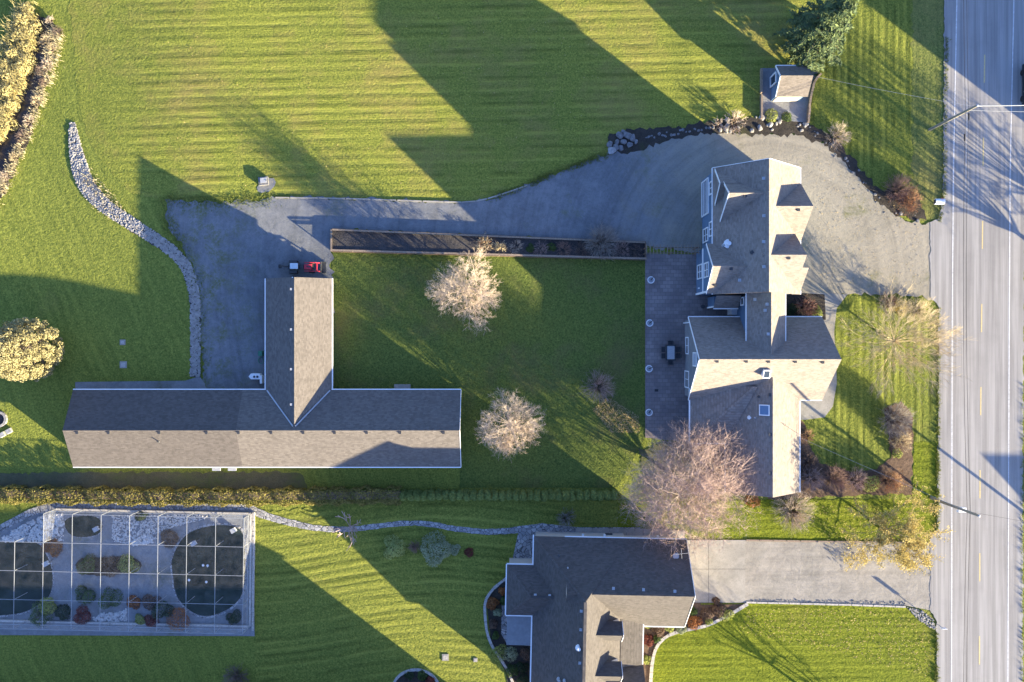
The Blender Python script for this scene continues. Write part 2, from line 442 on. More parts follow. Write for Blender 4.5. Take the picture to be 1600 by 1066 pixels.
def add_mesh(name, v, f, mat, parent=None, loc=None, smooth=False, fix=True):
    v = np.asarray(v, dtype=float).reshape(-1, 3)
    org = np.array(ORG[parent.name]) if parent is not None else np.array(loc if loc is not None else (0, 0, 0), dtype=float)
    me = bpy.data.meshes.new(name)
    me.from_pydata((v - org).tolist(), [], f if isinstance(f, list) else f.tolist())
    if fix:
        bm = bmesh.new(); bm.from_mesh(me); bmesh.ops.recalc_face_normals(bm, faces=bm.faces); bm.to_mesh(me); bm.free()
    me.materials.append(MATS[mat])
    if smooth: me.polygons.foreach_set('use_smooth', [True] * len(me.polygons))
    o = bpy.data.objects.new(name, me); COL.objects.link(o)
    if parent is not None: o.parent = parent
    else: o.location = tuple(org)
    ORG[o.name] = tuple(org)
    return o

def tag(o, label=None, cat=None, group=None, kind=None):
    if label: o['label'] = label
    if cat: o['category'] = cat
    if group: o['group'] = group
    if kind: o['kind'] = kind
    return o

def thing(name, label, cat, loc, group=None, rz=0.0):
    o = bpy.data.objects.new(name, None); COL.objects.link(o)
    o.empty_display_size = 0.3
    o.location = tuple(loc); o.rotation_euler = (0, 0, rz)
    ORG[o.name] = tuple(loc)
    return tag(o, label, cat, group)

def kids(o): return [c for c in bpy.data.objects if c.parent == o]
def copy_tree(o, parent=None):
    c = o.copy(); COL.objects.link(c); ORG[c.name] = ORG[o.name]
    if parent is not None: c.parent = parent
    for ch in kids(o): copy_tree(ch, c)
    return c

def densify(pts, step):
    out = []
    for i in range(len(pts)):
        a = Vector(pts[i][:2]); b = Vector(pts[(i + 1) % len(pts)][:2]); n = max(1, int((b - a).length / step))
        out += [a + (b - a) * (j / n) for j in range(n)]
    return out

def smooth_poly(pts, n=2, closed=True):
    """Chaikin corner cutting"""
    pts = [Vector(p[:2]) for p in pts]
    for _ in range(n):
        out = []
        m = len(pts)
        for i in range(m if closed else m - 1):
            a, b = pts[i], pts[(i + 1) % m]; out += [a * .75 + b * .25, a * .25 + b * .75]
        if not closed: out = [pts[0]] + out + [pts[-1]]
        pts = out
    return pts

def sheet(name, poly, mat, dz, jit=0.0, cut=False, step=0.35, rounds=0, ground=True, parent=None, px=True):
    """flat ground sheet from an outline given in photograph pixels"""
    pts = smooth_poly(poly, rounds) if rounds else poly
    w_ = [(G(p[0], p[1]) if px else Vector((p[0], p[1], 0))) for p in pts]
    if jit > 0:
        d = densify(w_, step)
        ph = random.random() * 100
        w2 = []
        for i, p in enumerate(d):
            a = d[(i + 1) % len(d)] - d[i - 1]
            nrm = Vector((-a.y, a.x)).normalized() if a.length > 1e-6 else Vector((0, 0))
            j = math.sin(p.x * 1.7 + ph) * math.cos(p.y * 1.9 + ph) * .45 + math.sin(p.x * 5.1 + p.y * 4.3 + ph) * .25 + random.uniform(-.75, .75)
            w2.append(p + nrm * jit * j)
    else: w2 = [Vector((p.x, p.y)) for p in w_]
    bm = bmesh.new()
    vs = [bm.verts.new((p.x, p.y, 0)) for p in w2]
    f = bm.faces.new(vs)
    if f.normal.z < 0: f.normal_flip()
    f.normal_update()
    if cut:
        xs = [p.x for p in w2]; ys = [p.y for p in w2]
        bmesh.ops.triangulate(bm, faces=bm.faces[:])
        for c in np.arange(-90, -30, 1.5):
            if min(xs) < c < max(xs): bmesh.ops.bisect_plane(bm, geom=bm.verts[:] + bm.edges[:] + bm.faces[:], plane_co=(c, 0, 0), plane_no=(1, 0, 0))
        for c in np.arange(-70, 70, 1.5):
            if min(ys) < c < max(ys): bmesh.ops.bisect_plane(bm, geom=bm.verts[:] + bm.edges[:] + bm.faces[:], plane_co=(0, c, 0), plane_no=(0, 1, 0))
    for v in bm.verts: v.co.z = (gz(v.co.x, v.co.y) if ground else 0) + dz
    bmesh.ops.triangulate(bm, faces=[q for q in bm.faces if len(q.verts) > 4], ngon_method='EAR_CLIP')
    for q in bm.faces:
        q.normal_update()
        if q.normal.z < 0: q.normal_flip()
    me = bpy.data.meshes.new(name); bm.to_mesh(me); bm.free()
    me.materials.append(MATS[mat])
    o = bpy.data.objects.new(name, me); COL.objects.link(o)
    if parent is not None: o.parent = parent
    else: o['kind'] = 'structure'
    ORG[o.name] = (0, 0, 0)
    return o

def ribbon_pts(line, widths, rounds=2):
    L = smooth_poly(line, rounds, closed=False)
    n = len(L); left, right = [], []
    for i, p in enumerate(L):
        a = L[min(i + 1, n - 1)] - L[max(i - 1, 0)]
        nr = Vector((-a.y, a.x)).normalized()
        t = i / (n - 1) * (len(widths) - 1); k = min(int(t), len(widths) - 2) if len(widths) > 1 else 0
        wd = widths[k] + (widths[min(k + 1, len(widths) - 1)] - widths[k]) * (t - k)
        left.append(p + nr * wd / 2); right.append(p - nr * wd / 2)
    return left + right[::-1]

def kerb(name, line, wpx, hgt, mat, rounds=2, closed=False, label=None, cat=None, px=True, seg=None, z0=0.0):
    """raised edging along a line of photograph pixels, cut into stones"""
    L = smooth_poly(line, rounds, closed) if rounds else [Vector(p[:2]) for p in line]
    W = [G(p.x, p.y) if px else Vector((p.x, p.y, 0)) for p in L]
    mb = MB(); m = len(W); wd = wpx / PXM
    for i in range(m if closed else m - 1):
        a, b = W[i], W[(i + 1) % m]
        if (b - a).length < 0.02: continue
        n = max(1, int((b - a).length / seg)) if seg else 1
        for j in range(n):
            p, q = a + (b - a) * (j / n), a + (b - a) * ((j + 1) / n)
            g = (q - p) * 0.03
            hh = hgt * random.uniform(.85, 1.15)
            up = Vector((0, 0, hh / 2 - .02 + z0))
            mb.bar(p + g + up, q - g + up, wd * random.uniform(.9, 1.1), hh + .04)
    o = mb.build(name, mat, None, W[0])
    if label: tag(o, label, cat)
    else: o['kind'] = 'structure'
    return o

ICO = None
def ico():
    global ICO
    if ICO is None:
        bm = bmesh.new(); bmesh.ops.create_icosphere(bm, subdivisions=1, radius=1)
        ICO = (np.array([v.co[:] for v in bm.verts]), np.array([[v.index for v in f.verts] for f in bm.faces])); bm.free()
    return ICO

def inside(px, py, poly):
    r = False; n = len(poly)
    for i in range(n):
        x1, y1 = poly[i][0], poly[i][1]; x2, y2 = poly[i - 1][0], poly[i - 1][1]
        if (y1 > py) != (y2 > py) and px < (x2 - x1) * (py - y1) / (y2 - y1) + x1: r = not r
    return r

def scatter(poly, n):
    xs = [p[0] for p in poly]; ys = [p[1] for p in poly]; out = []
    for _ in range(n * 12):
        if len(out) >= n: break
        x, y = random.uniform(min(xs), max(xs)), random.uniform(min(ys), max(ys))
        if inside(x, y, poly): out.append((x, y))
    return out

def stones(name, poly, n, r0, r1, mat, label, z=0.0, cat='stones'):
    V, F = ico(); pts = scatter(poly, n); vs, fs = [], []
    for i, (x, y) in enumerate(pts):
        p = G(x, y); r = random.uniform(r0, r1)
        a = random.uniform(0, 6.28); c, s = math.cos(a), math.sin(a)
        q = V * RNG.uniform(.75, 1.2, V.shape) * np.array([r * random.uniform(.8, 1.4), r * random.uniform(.7, 1.1), r * random.uniform(.5, .8)])
        q = np.stack([q[:, 0] * c - q[:, 1] * s, q[:, 0] * s + q[:, 1] * c, q[:, 2]], 1) + np.array([p.x, p.y, p.z + z + r * .25])
        vs.append(q); fs.append(F + i * len(V))
    o = add_mesh(name, np.concatenate(vs), np.concatenate(fs), mat, fix=False)
    return tag(o, label, cat, kind='stuff')
# ------------------------------------------------------------------ plants
def seg_mesh(name, segs, mat, parent=None, loc=None, k=3):
    A = np.array([s[0] for s in segs]); B = np.array([s[1] for s in segs])
    r0 = np.array([s[2] for s in segs])[:, None]; r1 = np.array([s[3] for s in segs])[:, None]
    d = B - A; d /= np.linalg.norm(d, axis=1, keepdims=True) + 1e-9
    ref = np.where(np.abs(d[:, 2:3]) > .9, np.array([[1.0, 0, 0]]), np.array([[0, 0, 1.0]]))
    u = np.cross(d, ref); u /= np.linalg.norm(u, axis=1, keepdims=True) + 1e-9
    v = np.cross(u, d); n = len(segs)
    ring = []
    for q, r in ((A, r0), (B, r1)):
        for i in range(k):
            t = 2 * math.pi * i / k; ring.append(q + u * math.cos(t) * r + v * math.sin(t) * r)
    V = np.stack(ring, 1).reshape(-1, 3)
    base = (np.arange(n) * 2 * k)[:, None]
    F = np.concatenate([np.concatenate([base + i, base + (i + 1) % k, base + k + (i + 1) % k, base + k + i], 1) for i in range(k)])
    return add_mesh(name, V, F, mat, parent, loc, fix=False)

def leaf_mesh(name, C, N, L, W, mat, parent=None, loc=None, rng=None):
    """one folded leaf-sized face per centre, lying across normal N"""
    rng = rng or RNG
    n = len(C); N = N / (np.linalg.norm(N, axis=1, keepdims=True) + 1e-9)
    t = rng.normal(size=(n, 3)); u = np.cross(N, t); u /= np.linalg.norm(u, axis=1, keepdims=True) + 1e-9
    v = np.cross(N, u)
    L = (L * rng.uniform(.7, 1.3, n))[:, None]; W = (W * rng.uniform(.7, 1.3, n))[:, None]
    V = np.stack([C - u * L / 2, C + v * W / 2 + N * W * .15, C + u * L / 2, C - v * W / 2 + N * W * .15], 1).reshape(-1, 3)
    b = (np.arange(n) * 4)[:, None]
    F = np.concatenate([b, b + 1, b + 2, b + 3], 1)
    return add_mesh(name, V, F, mat, parent, loc, fix=False)

def nrm(v): return v / (np.linalg.norm(v) + 1e-9)

def grow(segs, segs_fine, p, d, length, r, level, levels, rng, spread, up, kids_n, ratio, rmin, cut, droop):
    """one branch in three pieces, side shoots along it and at its tip"""
    q = p.copy(); dd = d.copy(); n = 3; marks = []
    for i in range(n):
        dd = nrm(dd + rng.normal(0, .13, 3) + np.array([0, 0, up if level < levels - 1 else up - droop]))
        e = q + dd * length / n
        ra = r * (1 - .28 * i); rb = r * (1 - .28 * (i + 1))
        (segs if level < cut else segs_fine).append((q, e, max(ra, rmin), max(rb, rmin * .8)))
        q = e; marks.append((q.copy(), dd.copy()))
    if level >= levels: return
    kn = kids_n[level]
    for j in range(kn):
        t = .3 + .7 * (j + rng.uniform(.2, .8)) / kn
        i = min(2, int(t * 3)); a = marks[i][0]; b0 = marks[i][1]
        side = nrm(np.cross(b0, rng.normal(size=3)))
        s = spread * rng.uniform(.6, 1.25) * (.5 if j == kn - 1 else 1)
        nd = nrm(b0 * math.cos(s) + side * math.sin(s))
        grow(segs, segs_fine, a, nd, length * ratio * rng.uniform(.75, 1.2), r * .5, level + 1, levels, rng, spread, up, kids_n, ratio, rmin, cut, droop)

def bare_tree(label, px, py, height, radius, mat, seed, group=None, trunk=0.16, limbs=9, kids_n=(0, 6, 6, 5), ratio=.55, up=.05, droop=0.0, rmin=.012, stem=.25, low=.15, high=1.25, spread=.62, twig='bark', name='bare_tree', cat='tree', lean=(0, 0), levels=4, lr=.3, leaves=None, nl=0, leaf=.16):
    rng = np.random.default_rng(seed); g = G(px, py)
    t = thing(name, label, cat, g, group)
    base = np.array(g); z0 = height * stem
    lo, fi = [], []
    top = base + np.array([lean[0], lean[1], z0])
    mid = (base + top) / 2 + np.array([.05, .05, 0])
    lo.append((base - np.array([0, 0, .1]), mid, trunk * 1.25, trunk)); lo.append((mid, top, trunk, trunk * .85))
    for i in range(limbs):
        az = 2 * math.pi * (i * .618 + rng.uniform(-.06, .06)); el = low + (high - low) * ((i + .5) / limbs) ** .8
        # limb length so that its crown fills an egg of the wanted radius and height
        ext = 1 / math.sqrt((math.cos(el) / radius) ** 2 + (math.sin(el) / max(.5, height - z0)) ** 2)
        d = np.array([math.cos(az) * math.cos(el), math.sin(az) * math.cos(el), math.sin(el)])
        grow(lo, fi, top - np.array([0, 0, z0 * .15 * (1 - i / limbs)]), d, ext * .64 * rng.uniform(.78, 1.12), trunk * lr, 1, levels, rng, spread, up, kids_n, ratio, rmin, 3, droop)
    seg_mesh('trunk', lo, twig, t, k=5)
    seg_mesh('crown', fi, mat, t)
    if leaves:
        E = np.array([q[1] for q in fi]); C = E[rng.integers(0, len(E), nl)] + rng.normal(0, .12, (nl, 3))
        leaf_mesh('foliage', C, rng.normal(size=(nl, 3)) + np.array([0, 0, .6]), leaf, leaf * .7, leaves, t, rng=rng)
    return t

def twig_shrub(label, px, py, r, h, mat, seed, n=170, name='bare_shrub', cat='shrub', group=None, thick=.013, forks=4, leaves=None, nl=0, flat=1.0, dark='twig_dark'):
    """many stems fanning from the base, forked into twigs"""
    rng = np.random.default_rng(seed); g = np.array(G(px, py)); t = thing(name, label, cat, g, group)
    st, tw, tips = [], [], []
    for i in range(n):
        az = rng.uniform(0, 2 * math.pi); rr = r * math.sqrt(rng.uniform(.02, 1)) * rng.uniform(.8, 1.15)
        hh = h * (1 - .55 * (rr / r) ** 2 * flat) * rng.uniform(.7, 1.1)
        e = g + np.array([math.cos(az) * rr, math.sin(az) * rr, hh])
        b = g + np.array([math.cos(az), math.sin(az), 0]) * rr * .22 - np.array([0, 0, .05])
        m = (b * .45 + e * .55) + np.array([0, 0, hh * .12]) + rng.normal(0, .05, 3)
        st.append((b, m, thick * 1.5, thick * 1.1)); (tw if forks else st).append((m, e, thick * 1.1, thick * .6))
        tips.append(e)
        for j in range(forks):
            a = m + (e - m) * rng.uniform(.1, .9); d = nrm(e - m) + rng.normal(0, .55, 3)
            q = a + nrm(d) * r * rng.uniform(.18, .4); q[2] = max(q[2], g[2] + .05)
            tw.append((a, q, thick * .8, thick * .45)); tips.append(q)
    seg_mesh('stem', st, dark if forks else mat, t); 
    if tw: seg_mesh('twig', tw, mat, t)
    if leaves:
        T = np.array(tips); C = T[rng.integers(0, len(T), nl)] + rng.normal(0, .1 * r, (nl, 3)); C[:, 2] = np.maximum(C[:, 2], g[2] + .06)
        leaf_mesh('foliage', C, rng.normal(size=(nl, 3)) + np.array([0, 0, .8]), .12, .08, leaves, t, rng=rng)
    return t

def leaf_shrub(label, px, py, r, h, mat, seed, n=900, name='leafy_shrub', cat='shrub', group=None, leaf=.15, rx=1.0, lump=.25, stem='twig_dark'):
    """leaves through the outer half of a lumpy mound, over a few stems"""
    rng = np.random.default_rng(seed); g = np.array(G(px, py)); t = thing(name, label, cat, g, group)
    n = int(n * 1.7); leaf = max(leaf, .13)
    d = rng.normal(size=(n, 3)); d[:, 2] = np.abs(d[:, 2]); d /= np.linalg.norm(d, axis=1, keepdims=True)
    lobes = rng.normal(size=(9, 3)); lobes[:, 2] = np.abs(lobes[:, 2]); lobes /= np.linalg.norm(lobes, axis=1, keepdims=True)
    near = (d @ lobes.T).max(1)
    rad = (rng.uniform(.55, 1.0, n) ** .5) * (1 - lump + lump * 1.6 * (near - .75) / .25)
    C = g + d * rad[:, None] * np.array([r * rx, r, h])
    C[:, 2] = np.maximum(C[:, 2], g[2] + .04)
    leaf_mesh('foliage', C, d + rng.normal(0, .55, (n, 3)), leaf, leaf * .6, mat, t, rng=rng)
    st = []
    for i in range(14):
        a = rng.uniform(0, 6.28); q = g + np.array([math.cos(a) * r * .6 * rx, math.sin(a) * r * .6, h * rng.uniform(.5, .8)])
        st.append((g + np.array([math.cos(a), math.sin(a), 0]) * .06 - np.array([0, 0, .05]), q, .025, .01))
    seg_mesh('stem', st, stem, t)
    return t

def conifer(label, px, py, height, radius, mat, seed, group=None, whorls=34, name='conifer_tree', spray=15, dens=1.0):
    rng = np.random.default_rng(seed); g = np.array(G(px, py)); t = thing(name, label, 'tree', g, group)
    lo = [(g - np.array([0, 0, .1]), g + np.array([0, 0, height * .5]), .24, .14), (g + np.array([0, 0, height * .5]), g + np.array([0, 0, height * .98]), .14, .02)]
    C, N = [], []
    for wv in range(whorls):
        f = wv / (whorls - 1); z = height * (.05 + .93 * f)
        R = radius * (1 - f) ** .85 * (1.0 if f > .06 else .8) + .15
        nb = max(4, int((5 + 6 * (1 - f)) * dens))
        for i in range(nb):
            az = rng.uniform(0, 6.28); L = R * rng.uniform(.5, 1.25)
            d = np.array([math.cos(az), math.sin(az), 0])
            a = g + np.array([0, 0, z]); rise = .18 * L; 
            pts = [a + d * L * s + np.array([0, 0, rise * math.sin(s * 2.2) - .32 * L * s * s]) for s in (0, .35, .7, 1.0)]
            for k in range(3): lo.append((pts[k], pts[k + 1], .035 * (1 - .28 * k), .035 * (1 - .28 * (k + 1))))
            sd = np.array([-d[1], d[0], 0])
            m = int(spray * (.4 + L / radius))
            for k in range(m):
                s = rng.uniform(.12, 1.05); w_ = (1.08 - s) * .27 * L + .07
                c = a + d * L * s + np.array([0, 0, rise * math.sin(s * 2.2) - .32 * L * s * s]) + sd * rng.uniform(-w_, w_) + rng.normal(0, .05, 3)
                C.append(c - np.array([0, 0, abs(rng.normal(0, .10))])); N.append(np.array([rng.normal(0, .5), rng.normal(0, .5), 1.0]) + d * .35)
    C = np.array(C); C[:, 2] = np.maximum(C[:, 2], g[2] + .1)
    seg_mesh('trunk', lo, 'bark', t, k=4)
    leaf_mesh('crown', C, np.array(N), .58, .17, mat, t, rng=rng)
    return t

def cypress(label, px, py, height, radius, mat, seed, clumps=300, per=60):
    """broad evergreen whose foliage sits in tight cauliflower clumps"""
    rng = np.random.default_rng(seed); g = np.array(G(px, py)); t = thing('cypress_tree', label, 'tree', g)
    C, N, st = [], [], [(g - np.array([0, 0, .1]), g + np.array([0, 0, height * .9]), .22, .05)]
    for i in range(clumps):
        f = (i + .5) / clumps; z = height * (.06 + .93 * f)
        R = radius * (min(1, .72 + f * 1.6) if f < .25 else math.cos((f - .25) / .75 * 1.45) ** .62)
        az = i * 2.39996 + rng.uniform(-.25, .25)
        c = g + np.array([math.cos(az) * R, math.sin(az) * R, z]) * np.array([1, 1, 1]) * 1.0
        c[:2] = g[:2] + (c[:2] - g[:2]) * rng.uniform(.8, 1.06)
        st.append((g + np.array([0, 0, z * .75]), c, .03, .015))
        cr = rng.uniform(.26, .46)
        d = rng.normal(size=(per, 3)); d /= np.linalg.norm(d, axis=1, keepdims=True)
        C.append(c + d * cr * rng.uniform(.7, 1, (per, 1))); N.append(d + rng.normal(0, .5, (per, 3)))
    seg_mesh('trunk', st, 'bark', t, k=4)
    leaf_mesh('crown', np.concatenate(C), np.concatenate(N), .20, .12, mat, t, rng=rng)
    return t

def hedge_box(label, line, wid, h, mat, seed, name='hedge', n_m2=55, leaf=.14, group=None, lump=.12):
    """long hedge along pixels: a woody core wrapped in leaves"""
    rng = np.random.default_rng(seed); W = [np.array(G(*p)) for p in line]
    o = thing(name, label, 'hedge', W[0], group)
    core = MB(); C, N = [], []
    for a, b in zip(W[:-1], W[1:]):
        L = np.linalg.norm(b - a); d = (b - a) / L; s = np.array([-d[1], d[0], 0])
        core.bar(a + np.array([0, 0, h * .3]) , b + np.array([0, 0, h * .3]), wid * .5, h * .5)
        n = int(L * (wid + 2 * h) * n_m2)
        u = rng.uniform(0, L, n); v = rng.uniform(-h, wid + h, n)
        for i in range(n):
            if v[i] < 0: side, z, nn = -wid / 2, h + v[i], -s
            elif v[i] > wid: side, z, nn = wid / 2, h - (v[i] - wid), s
            else: side, z, nn = v[i] - wid / 2, h, np.array([0, 0, 1.0])
            bul = lump * (math.sin(u[i] * 1.9 + seed) + math.sin(u[i] * 4.7 + side * 3) * .6 + rng.uniform(-1, 1) * .5)
            C.append(a + d * u[i] + s * side + np.array([0, 0, max(.05, z)]) + nn * bul); N.append(nn + rng.normal(0, .6, 3) + np.array([0, 0, .3]))
    core.build('branches', 'twig_dark', o)
    leaf_mesh('foliage', np.array(C), np.array(N), leaf, leaf * .6, mat, o, rng=rng)
    return o

def reeds(name, poly, n, h, mat, label, seed):
    rng = np.random.default_rng(seed); pts = scatter(poly, n); V, F = [], []
    for i, (x, y) in enumerate(pts):
        x += rng.normal(0, 3.6); y += rng.normal(0, 3.6); cl = math.sin(x * .31 + seed) * math.cos(y * .27) + math.sin(x * .13 - y * .17)
        if rng.random() > .62 + .5 * cl: continue
        g = np.array(G(x, y)); hh = h * rng.uniform(.55, 1.2); a = rng.uniform(0, 6.28)
        d = np.array([math.cos(a), math.sin(a), 0]); s = np.array([-d[1], d[0], 0]); ln = rng.uniform(.15, .75) * hh
        m = g + d * ln * .4 + np.array([0, 0, hh * .7]); e = g + d * ln + np.array([0, 0, hh * rng.uniform(.75, 1)]); w_ = rng.uniform(.012, .032)
        hh *= 1
        k = len(V); V += [g - s * w_ * .6, g + s * w_ * .6, m + s * w_, e, m - s * w_]; F += [(k, k + 1, k + 2, k + 4), (k + 4, k + 2, k + 3)]
    o = add_mesh(name, V, F, mat, fix=False)
    return tag(o, label, 'reeds', kind='stuff')

# ------------------------------------------------------------------ building pieces
def span(a0, a1, axis, u, v, z):
    return (u, v, z) if axis == 'x' else (v, u, z)

class House:
    """collects the pieces of one building under its Empty; x, y here in ground pixels"""
    def __init__(s, name, label, cat, px, py, roof, wall, rz=0.0):
        s.e = thing(name, label, cat, G(px, py), None, rz); s.roof = roof; s.wall = wall
    def gable(s, x0, x1, y0, y1, he, hr, axis, ridge=None, over=.3, ends=(1, 1), t=.14, walls=True, barge=(), ridge_cap=False, base=0.0, hb=None, gut=(0, 0), wall=None, endw=(1, 1), ovend=.2):
        """gabled block: roof from eave lines; axis = direction of the ridge; hb = eave height of the second side"""
        X0, X1, Y0, Y1 = gx(x0), gx(x1), gy(y1), gy(y0)
        if axis == 'x': u0, u1, a0, a1 = X0, X1, Y0, Y1; r = gy(ridge) if ridge else (a0 + a1) / 2
        else: u0, u1, a0, a1 = Y0, Y1, X0, X1; r = gx(ridge) if ridge else (a0 + a1) / 2
        he = he + DZ; hr = hr + DZ; hA = he; hB = he if hb is None else hb + DZ
        Q = lambda u, v, z: Vector((u, v, z)) if axis == 'x' else Vector((v, u, z))
        D = lambda du: Vector((du, 0, 0)) if axis == 'x' else Vector((0, du, 0))
        mb = MB(); mb.prism([Q(u0, a0, hA), Q(u0, r, hr), Q(u0, a1, hB), Q(u0, a1, hB - t), Q(u0, r, hr - t), Q(u0, a0, hA - t)], D(u1 - u0))
        s.last = mb.build('roof', s.roof, s.e)
        if walls:
            sa, sb = (hr - hA) / (r - a0), (hr - hB) / (a1 - r); w_ = MB(); e0 = u0 + (ovend if endw[0] else .02); e1 = u1 - (ovend if endw[1] else .02)
            w_.prism([Q(e0, a0 + over, base - .1), Q(e0, a0 + over, hA + sa * over - t - .02), Q(e0, r, hr - t - .03), Q(e0, a1 - over, hB + sb * over - t - .02), Q(e0, a1 - over, base - .1)], D(e1 - e0))
            w_.build('wall', wall or s.wall, s.e)
        if ridge_cap:
            c = MB(); sa, sb = (hr - hA) / (r - a0), (hr - hB) / (a1 - r); k = .16
            c.prism([Q(u0 + .02, r - k, hr - sa * k + .03), Q(u0 + .02, r, hr + .045), Q(u0 + .02, r + k, hr - sb * k + .03), Q(u0 + .02, r, hr - .05)], D(u1 - u0 - .04))
            c.build('ridge_cap', s.roof, s.e)
        for e in barge:
            u = u0 - .03 if e == 0 else u1 + .03
            b = MB(); b.bar(Q(u, a0, hA - .08), Q(u, r, hr - .06), .05, .22); b.bar(Q(u, r, hr - .062), Q(u, a1, hB - .08), .05, .22)
            b.build('bargeboard', 'white_paint', s.e)
        for k, (a, h, sg) in enumerate(((a0, hA, -1), (a1, hB, 1))):
            if gut[k]:
                b = MB(); b.bar(Q(u0, a + sg * .055, h - .06), Q(u1, a + sg * .055, h - .06), .10, .12); b.build('gutter', 'white_paint', s.e)
        return s
    def poly(s, name, pts, t, mat=None):
        """roof slab from corner points (x px, y px, height)"""
        mb = MB(); mb.prism([Vector((gx(x), gy(y), z + DZ)) for x, y, z in pts], (0, 0, -t)); return mb.build(name, mat or s.roof, s.e)
    def piece(s, name, mat, c, size, rz=0.0, parent=None, **k):
        c, size = list(c), list(size)
        if size[2] > 2.2: c[2] += DZ / 2; size[2] += DZ
        else: c[2] += DZ
        return MB().box(c, size, rz, **k).build(name, mat, parent or s.e)
    def window(s, x, y, z, wd, h, face='W', rows=2, cols=1, name='window'):
        """white framed window; x, y ground pixels of its middle, z its sill"""
        nx = {'W': (-1, 0), 'S': (0, -1), 'E': (1, 0), 'N': (0, 1)}[face]; c = Vector((gx(x), gy(y), z + h / 2 + DZ))
        n = Vector((nx[0], nx[1], 0)); u = Vector((-n.y, n.x, 0)); f = MB(); b = .12
        def bx(cu, cz, su, sz, dn, th): f.box(c + u * cu + Vector((0, 0, cz)) + n * dn, (abs(n.x) * th + abs(u.x) * su, abs(n.y) * th + abs(u.y) * su, sz))
        for sg in (-1, 1):
            bx(sg * (wd / 2 - b / 2), 0, b, h, .03, .12); bx(0, sg * (h / 2 - b / 2), wd - 2 * b, b, .03, .12)
        for i in range(1, rows): bx(0, -h / 2 + h * i / rows, wd - 2 * b, .07, .02, .09)
        for i in range(1, cols): bx(-wd / 2 + wd * i / cols, 0, .06, h - 2 * b, .015, .07)
        fr = f.build(name, 'white_paint', s.e)
        g = MB(); g.box(c - n * .02, (abs(n.x) * .04 + abs(u.x) * (wd - .1), abs(n.y) * .04 + abs(u.y) * (wd - .1), h - .1)); g.build('pane', 'glass', fr)
        return fr
    def on_roof(s, px, py, fn):
        """world point where the ray through a photograph pixel meets the slope height fn(x px, y px)"""
        h = 5.0
        for _ in range(60):
            k = 1 - h / CAM_H; h = h * .6 + .4 * (DZ + fn(800 + (px - 800) * k / LF, 533 + (py - 533) * k / LF))
        return P(px, py, h)
    def vent(s, px, py, fn, mat='dark_metal', r=.14, kind='roof_vent'):
        p = s.on_roof(px, py, fn)
        mb = MB(); mb.box(p + Vector((0, 0, .03)), (r * 1.7, r * 1.7, .18)); mb.box(p + Vector((0, 0, .135)), (r * 2.2, r * 2.2, .04))
        return mb.build(kind, mat, s.e)
    def pipe(s, px, py, fn, r=.06, h=.45, mat='grey_metal'):
        p = s.on_roof(px, py, fn)
        mb = MB(); mb.lathe(p + Vector((0, 0, -.1)), [(r * 2.2, 0), (r * 2.2, .12), (r, .18), (r, h)], 10); return mb.build('vent_pipe', mat, s.e)
    def skylight(s, px, py, fn, wx, wy, ht, glass='sky_glass', slope=(0, 0)):
        p = s.on_roof(px, py, fn); ax, ay = slope
        f = MB(); f.box(p + Vector((0, 0, ht / 2 - .15)), (wx, wy, ht + .3), rx=ax, ry=ay); fr = f.build('skylight', 'white_paint', s.e)
        R = Matrix.Rotation(ay, 3, 'Y') @ Matrix.Rotation(ax, 3, 'X')
        g = MB(); g.box(p + Vector((0, 0, ht / 2 - .15)) + R @ Vector((0, 0, (ht + .3) / 2 + .01)), (wx - .22, wy - .22, .03), rx=ax, ry=ay); g.build('pane', glass, fr)
        return fr
# ------------------------------------------------------------------ the setting
def make_ground():
    xs = sorted(set([-1500, -500, -200, -120] + list(np.arange(-90, 90.1, 1.5)) + [120, 200, 500, 1500]))
    ys = sorted(set([-1500, -500, -200, -120] + list(np.arange(-70.5, 70.6, 1.5)) + [120, 200, 500, 1500]))
    V = [(x, y, gz(max(-90, x), max(-70, min(70, y)))) for y in ys for x in xs]; n = len(xs)
    F = [(j * n + i, j * n + i + 1, (j + 1) * n + i + 1, (j + 1) * n + i) for j in range(len(ys) - 1) for i in range(n - 1)]
    add_mesh('ground', V, F, 'grass_rough', fix=False)['kind'] = 'structure'
make_ground()
sheet('field', [ (1290, -60), (1280, 100), (1190, 108), (1186, 190), (1110, 202), (1060, 210), (985, 230), (940, 246), (870, 270), (820, 292), (770, 310), (735, 316), (600, 313), (440, 309), (345, 316), (258, 312), (200, 300), (150, 240), (128, 190), (118, 120), (112, 40), (100, -60)], 'grass_field', .012, .2, cut=True)
sheet('front_lawn', [(1270, -60), (1440, -60), (1436, 345), (1405, 335), (1375, 310), (1335, 252), (1290, 215), (1262, 195), (1272, 125)], 'grass_front', .03, .2)
sheet('road_verge', [(1425, -60), (1478, -60), (1474, 345), (1425, 345)], 'grass_verge', .036, .25)
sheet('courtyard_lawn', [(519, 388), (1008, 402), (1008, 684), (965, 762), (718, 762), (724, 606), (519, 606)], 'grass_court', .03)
sheet('south_lawn', [(398, 800), (640, 786), (975, 782), (975, 820), (830, 825), (804, 880), (757, 940), (775, 1020), (800, 1140), (398, 1140)], 'grass_south', .03, .2)
sheet('east_lawn', [(1165, 943), (1380, 946), (1415, 949), (1462, 985), (1462, 1140), (1010, 1140), (1015, 1010), (1045, 988), (1090, 978), (1130, 962)], 'grass_east', .03, .12)
sheet('garden_lawn', [(1316, 462), (1466, 464), (1467, 700), (1425, 690), (1415, 785), (1252, 765), (1250, 650), (1290, 640), (1308, 600), (1300, 540), (1300, 480)], 'grass_front', .03, .12)
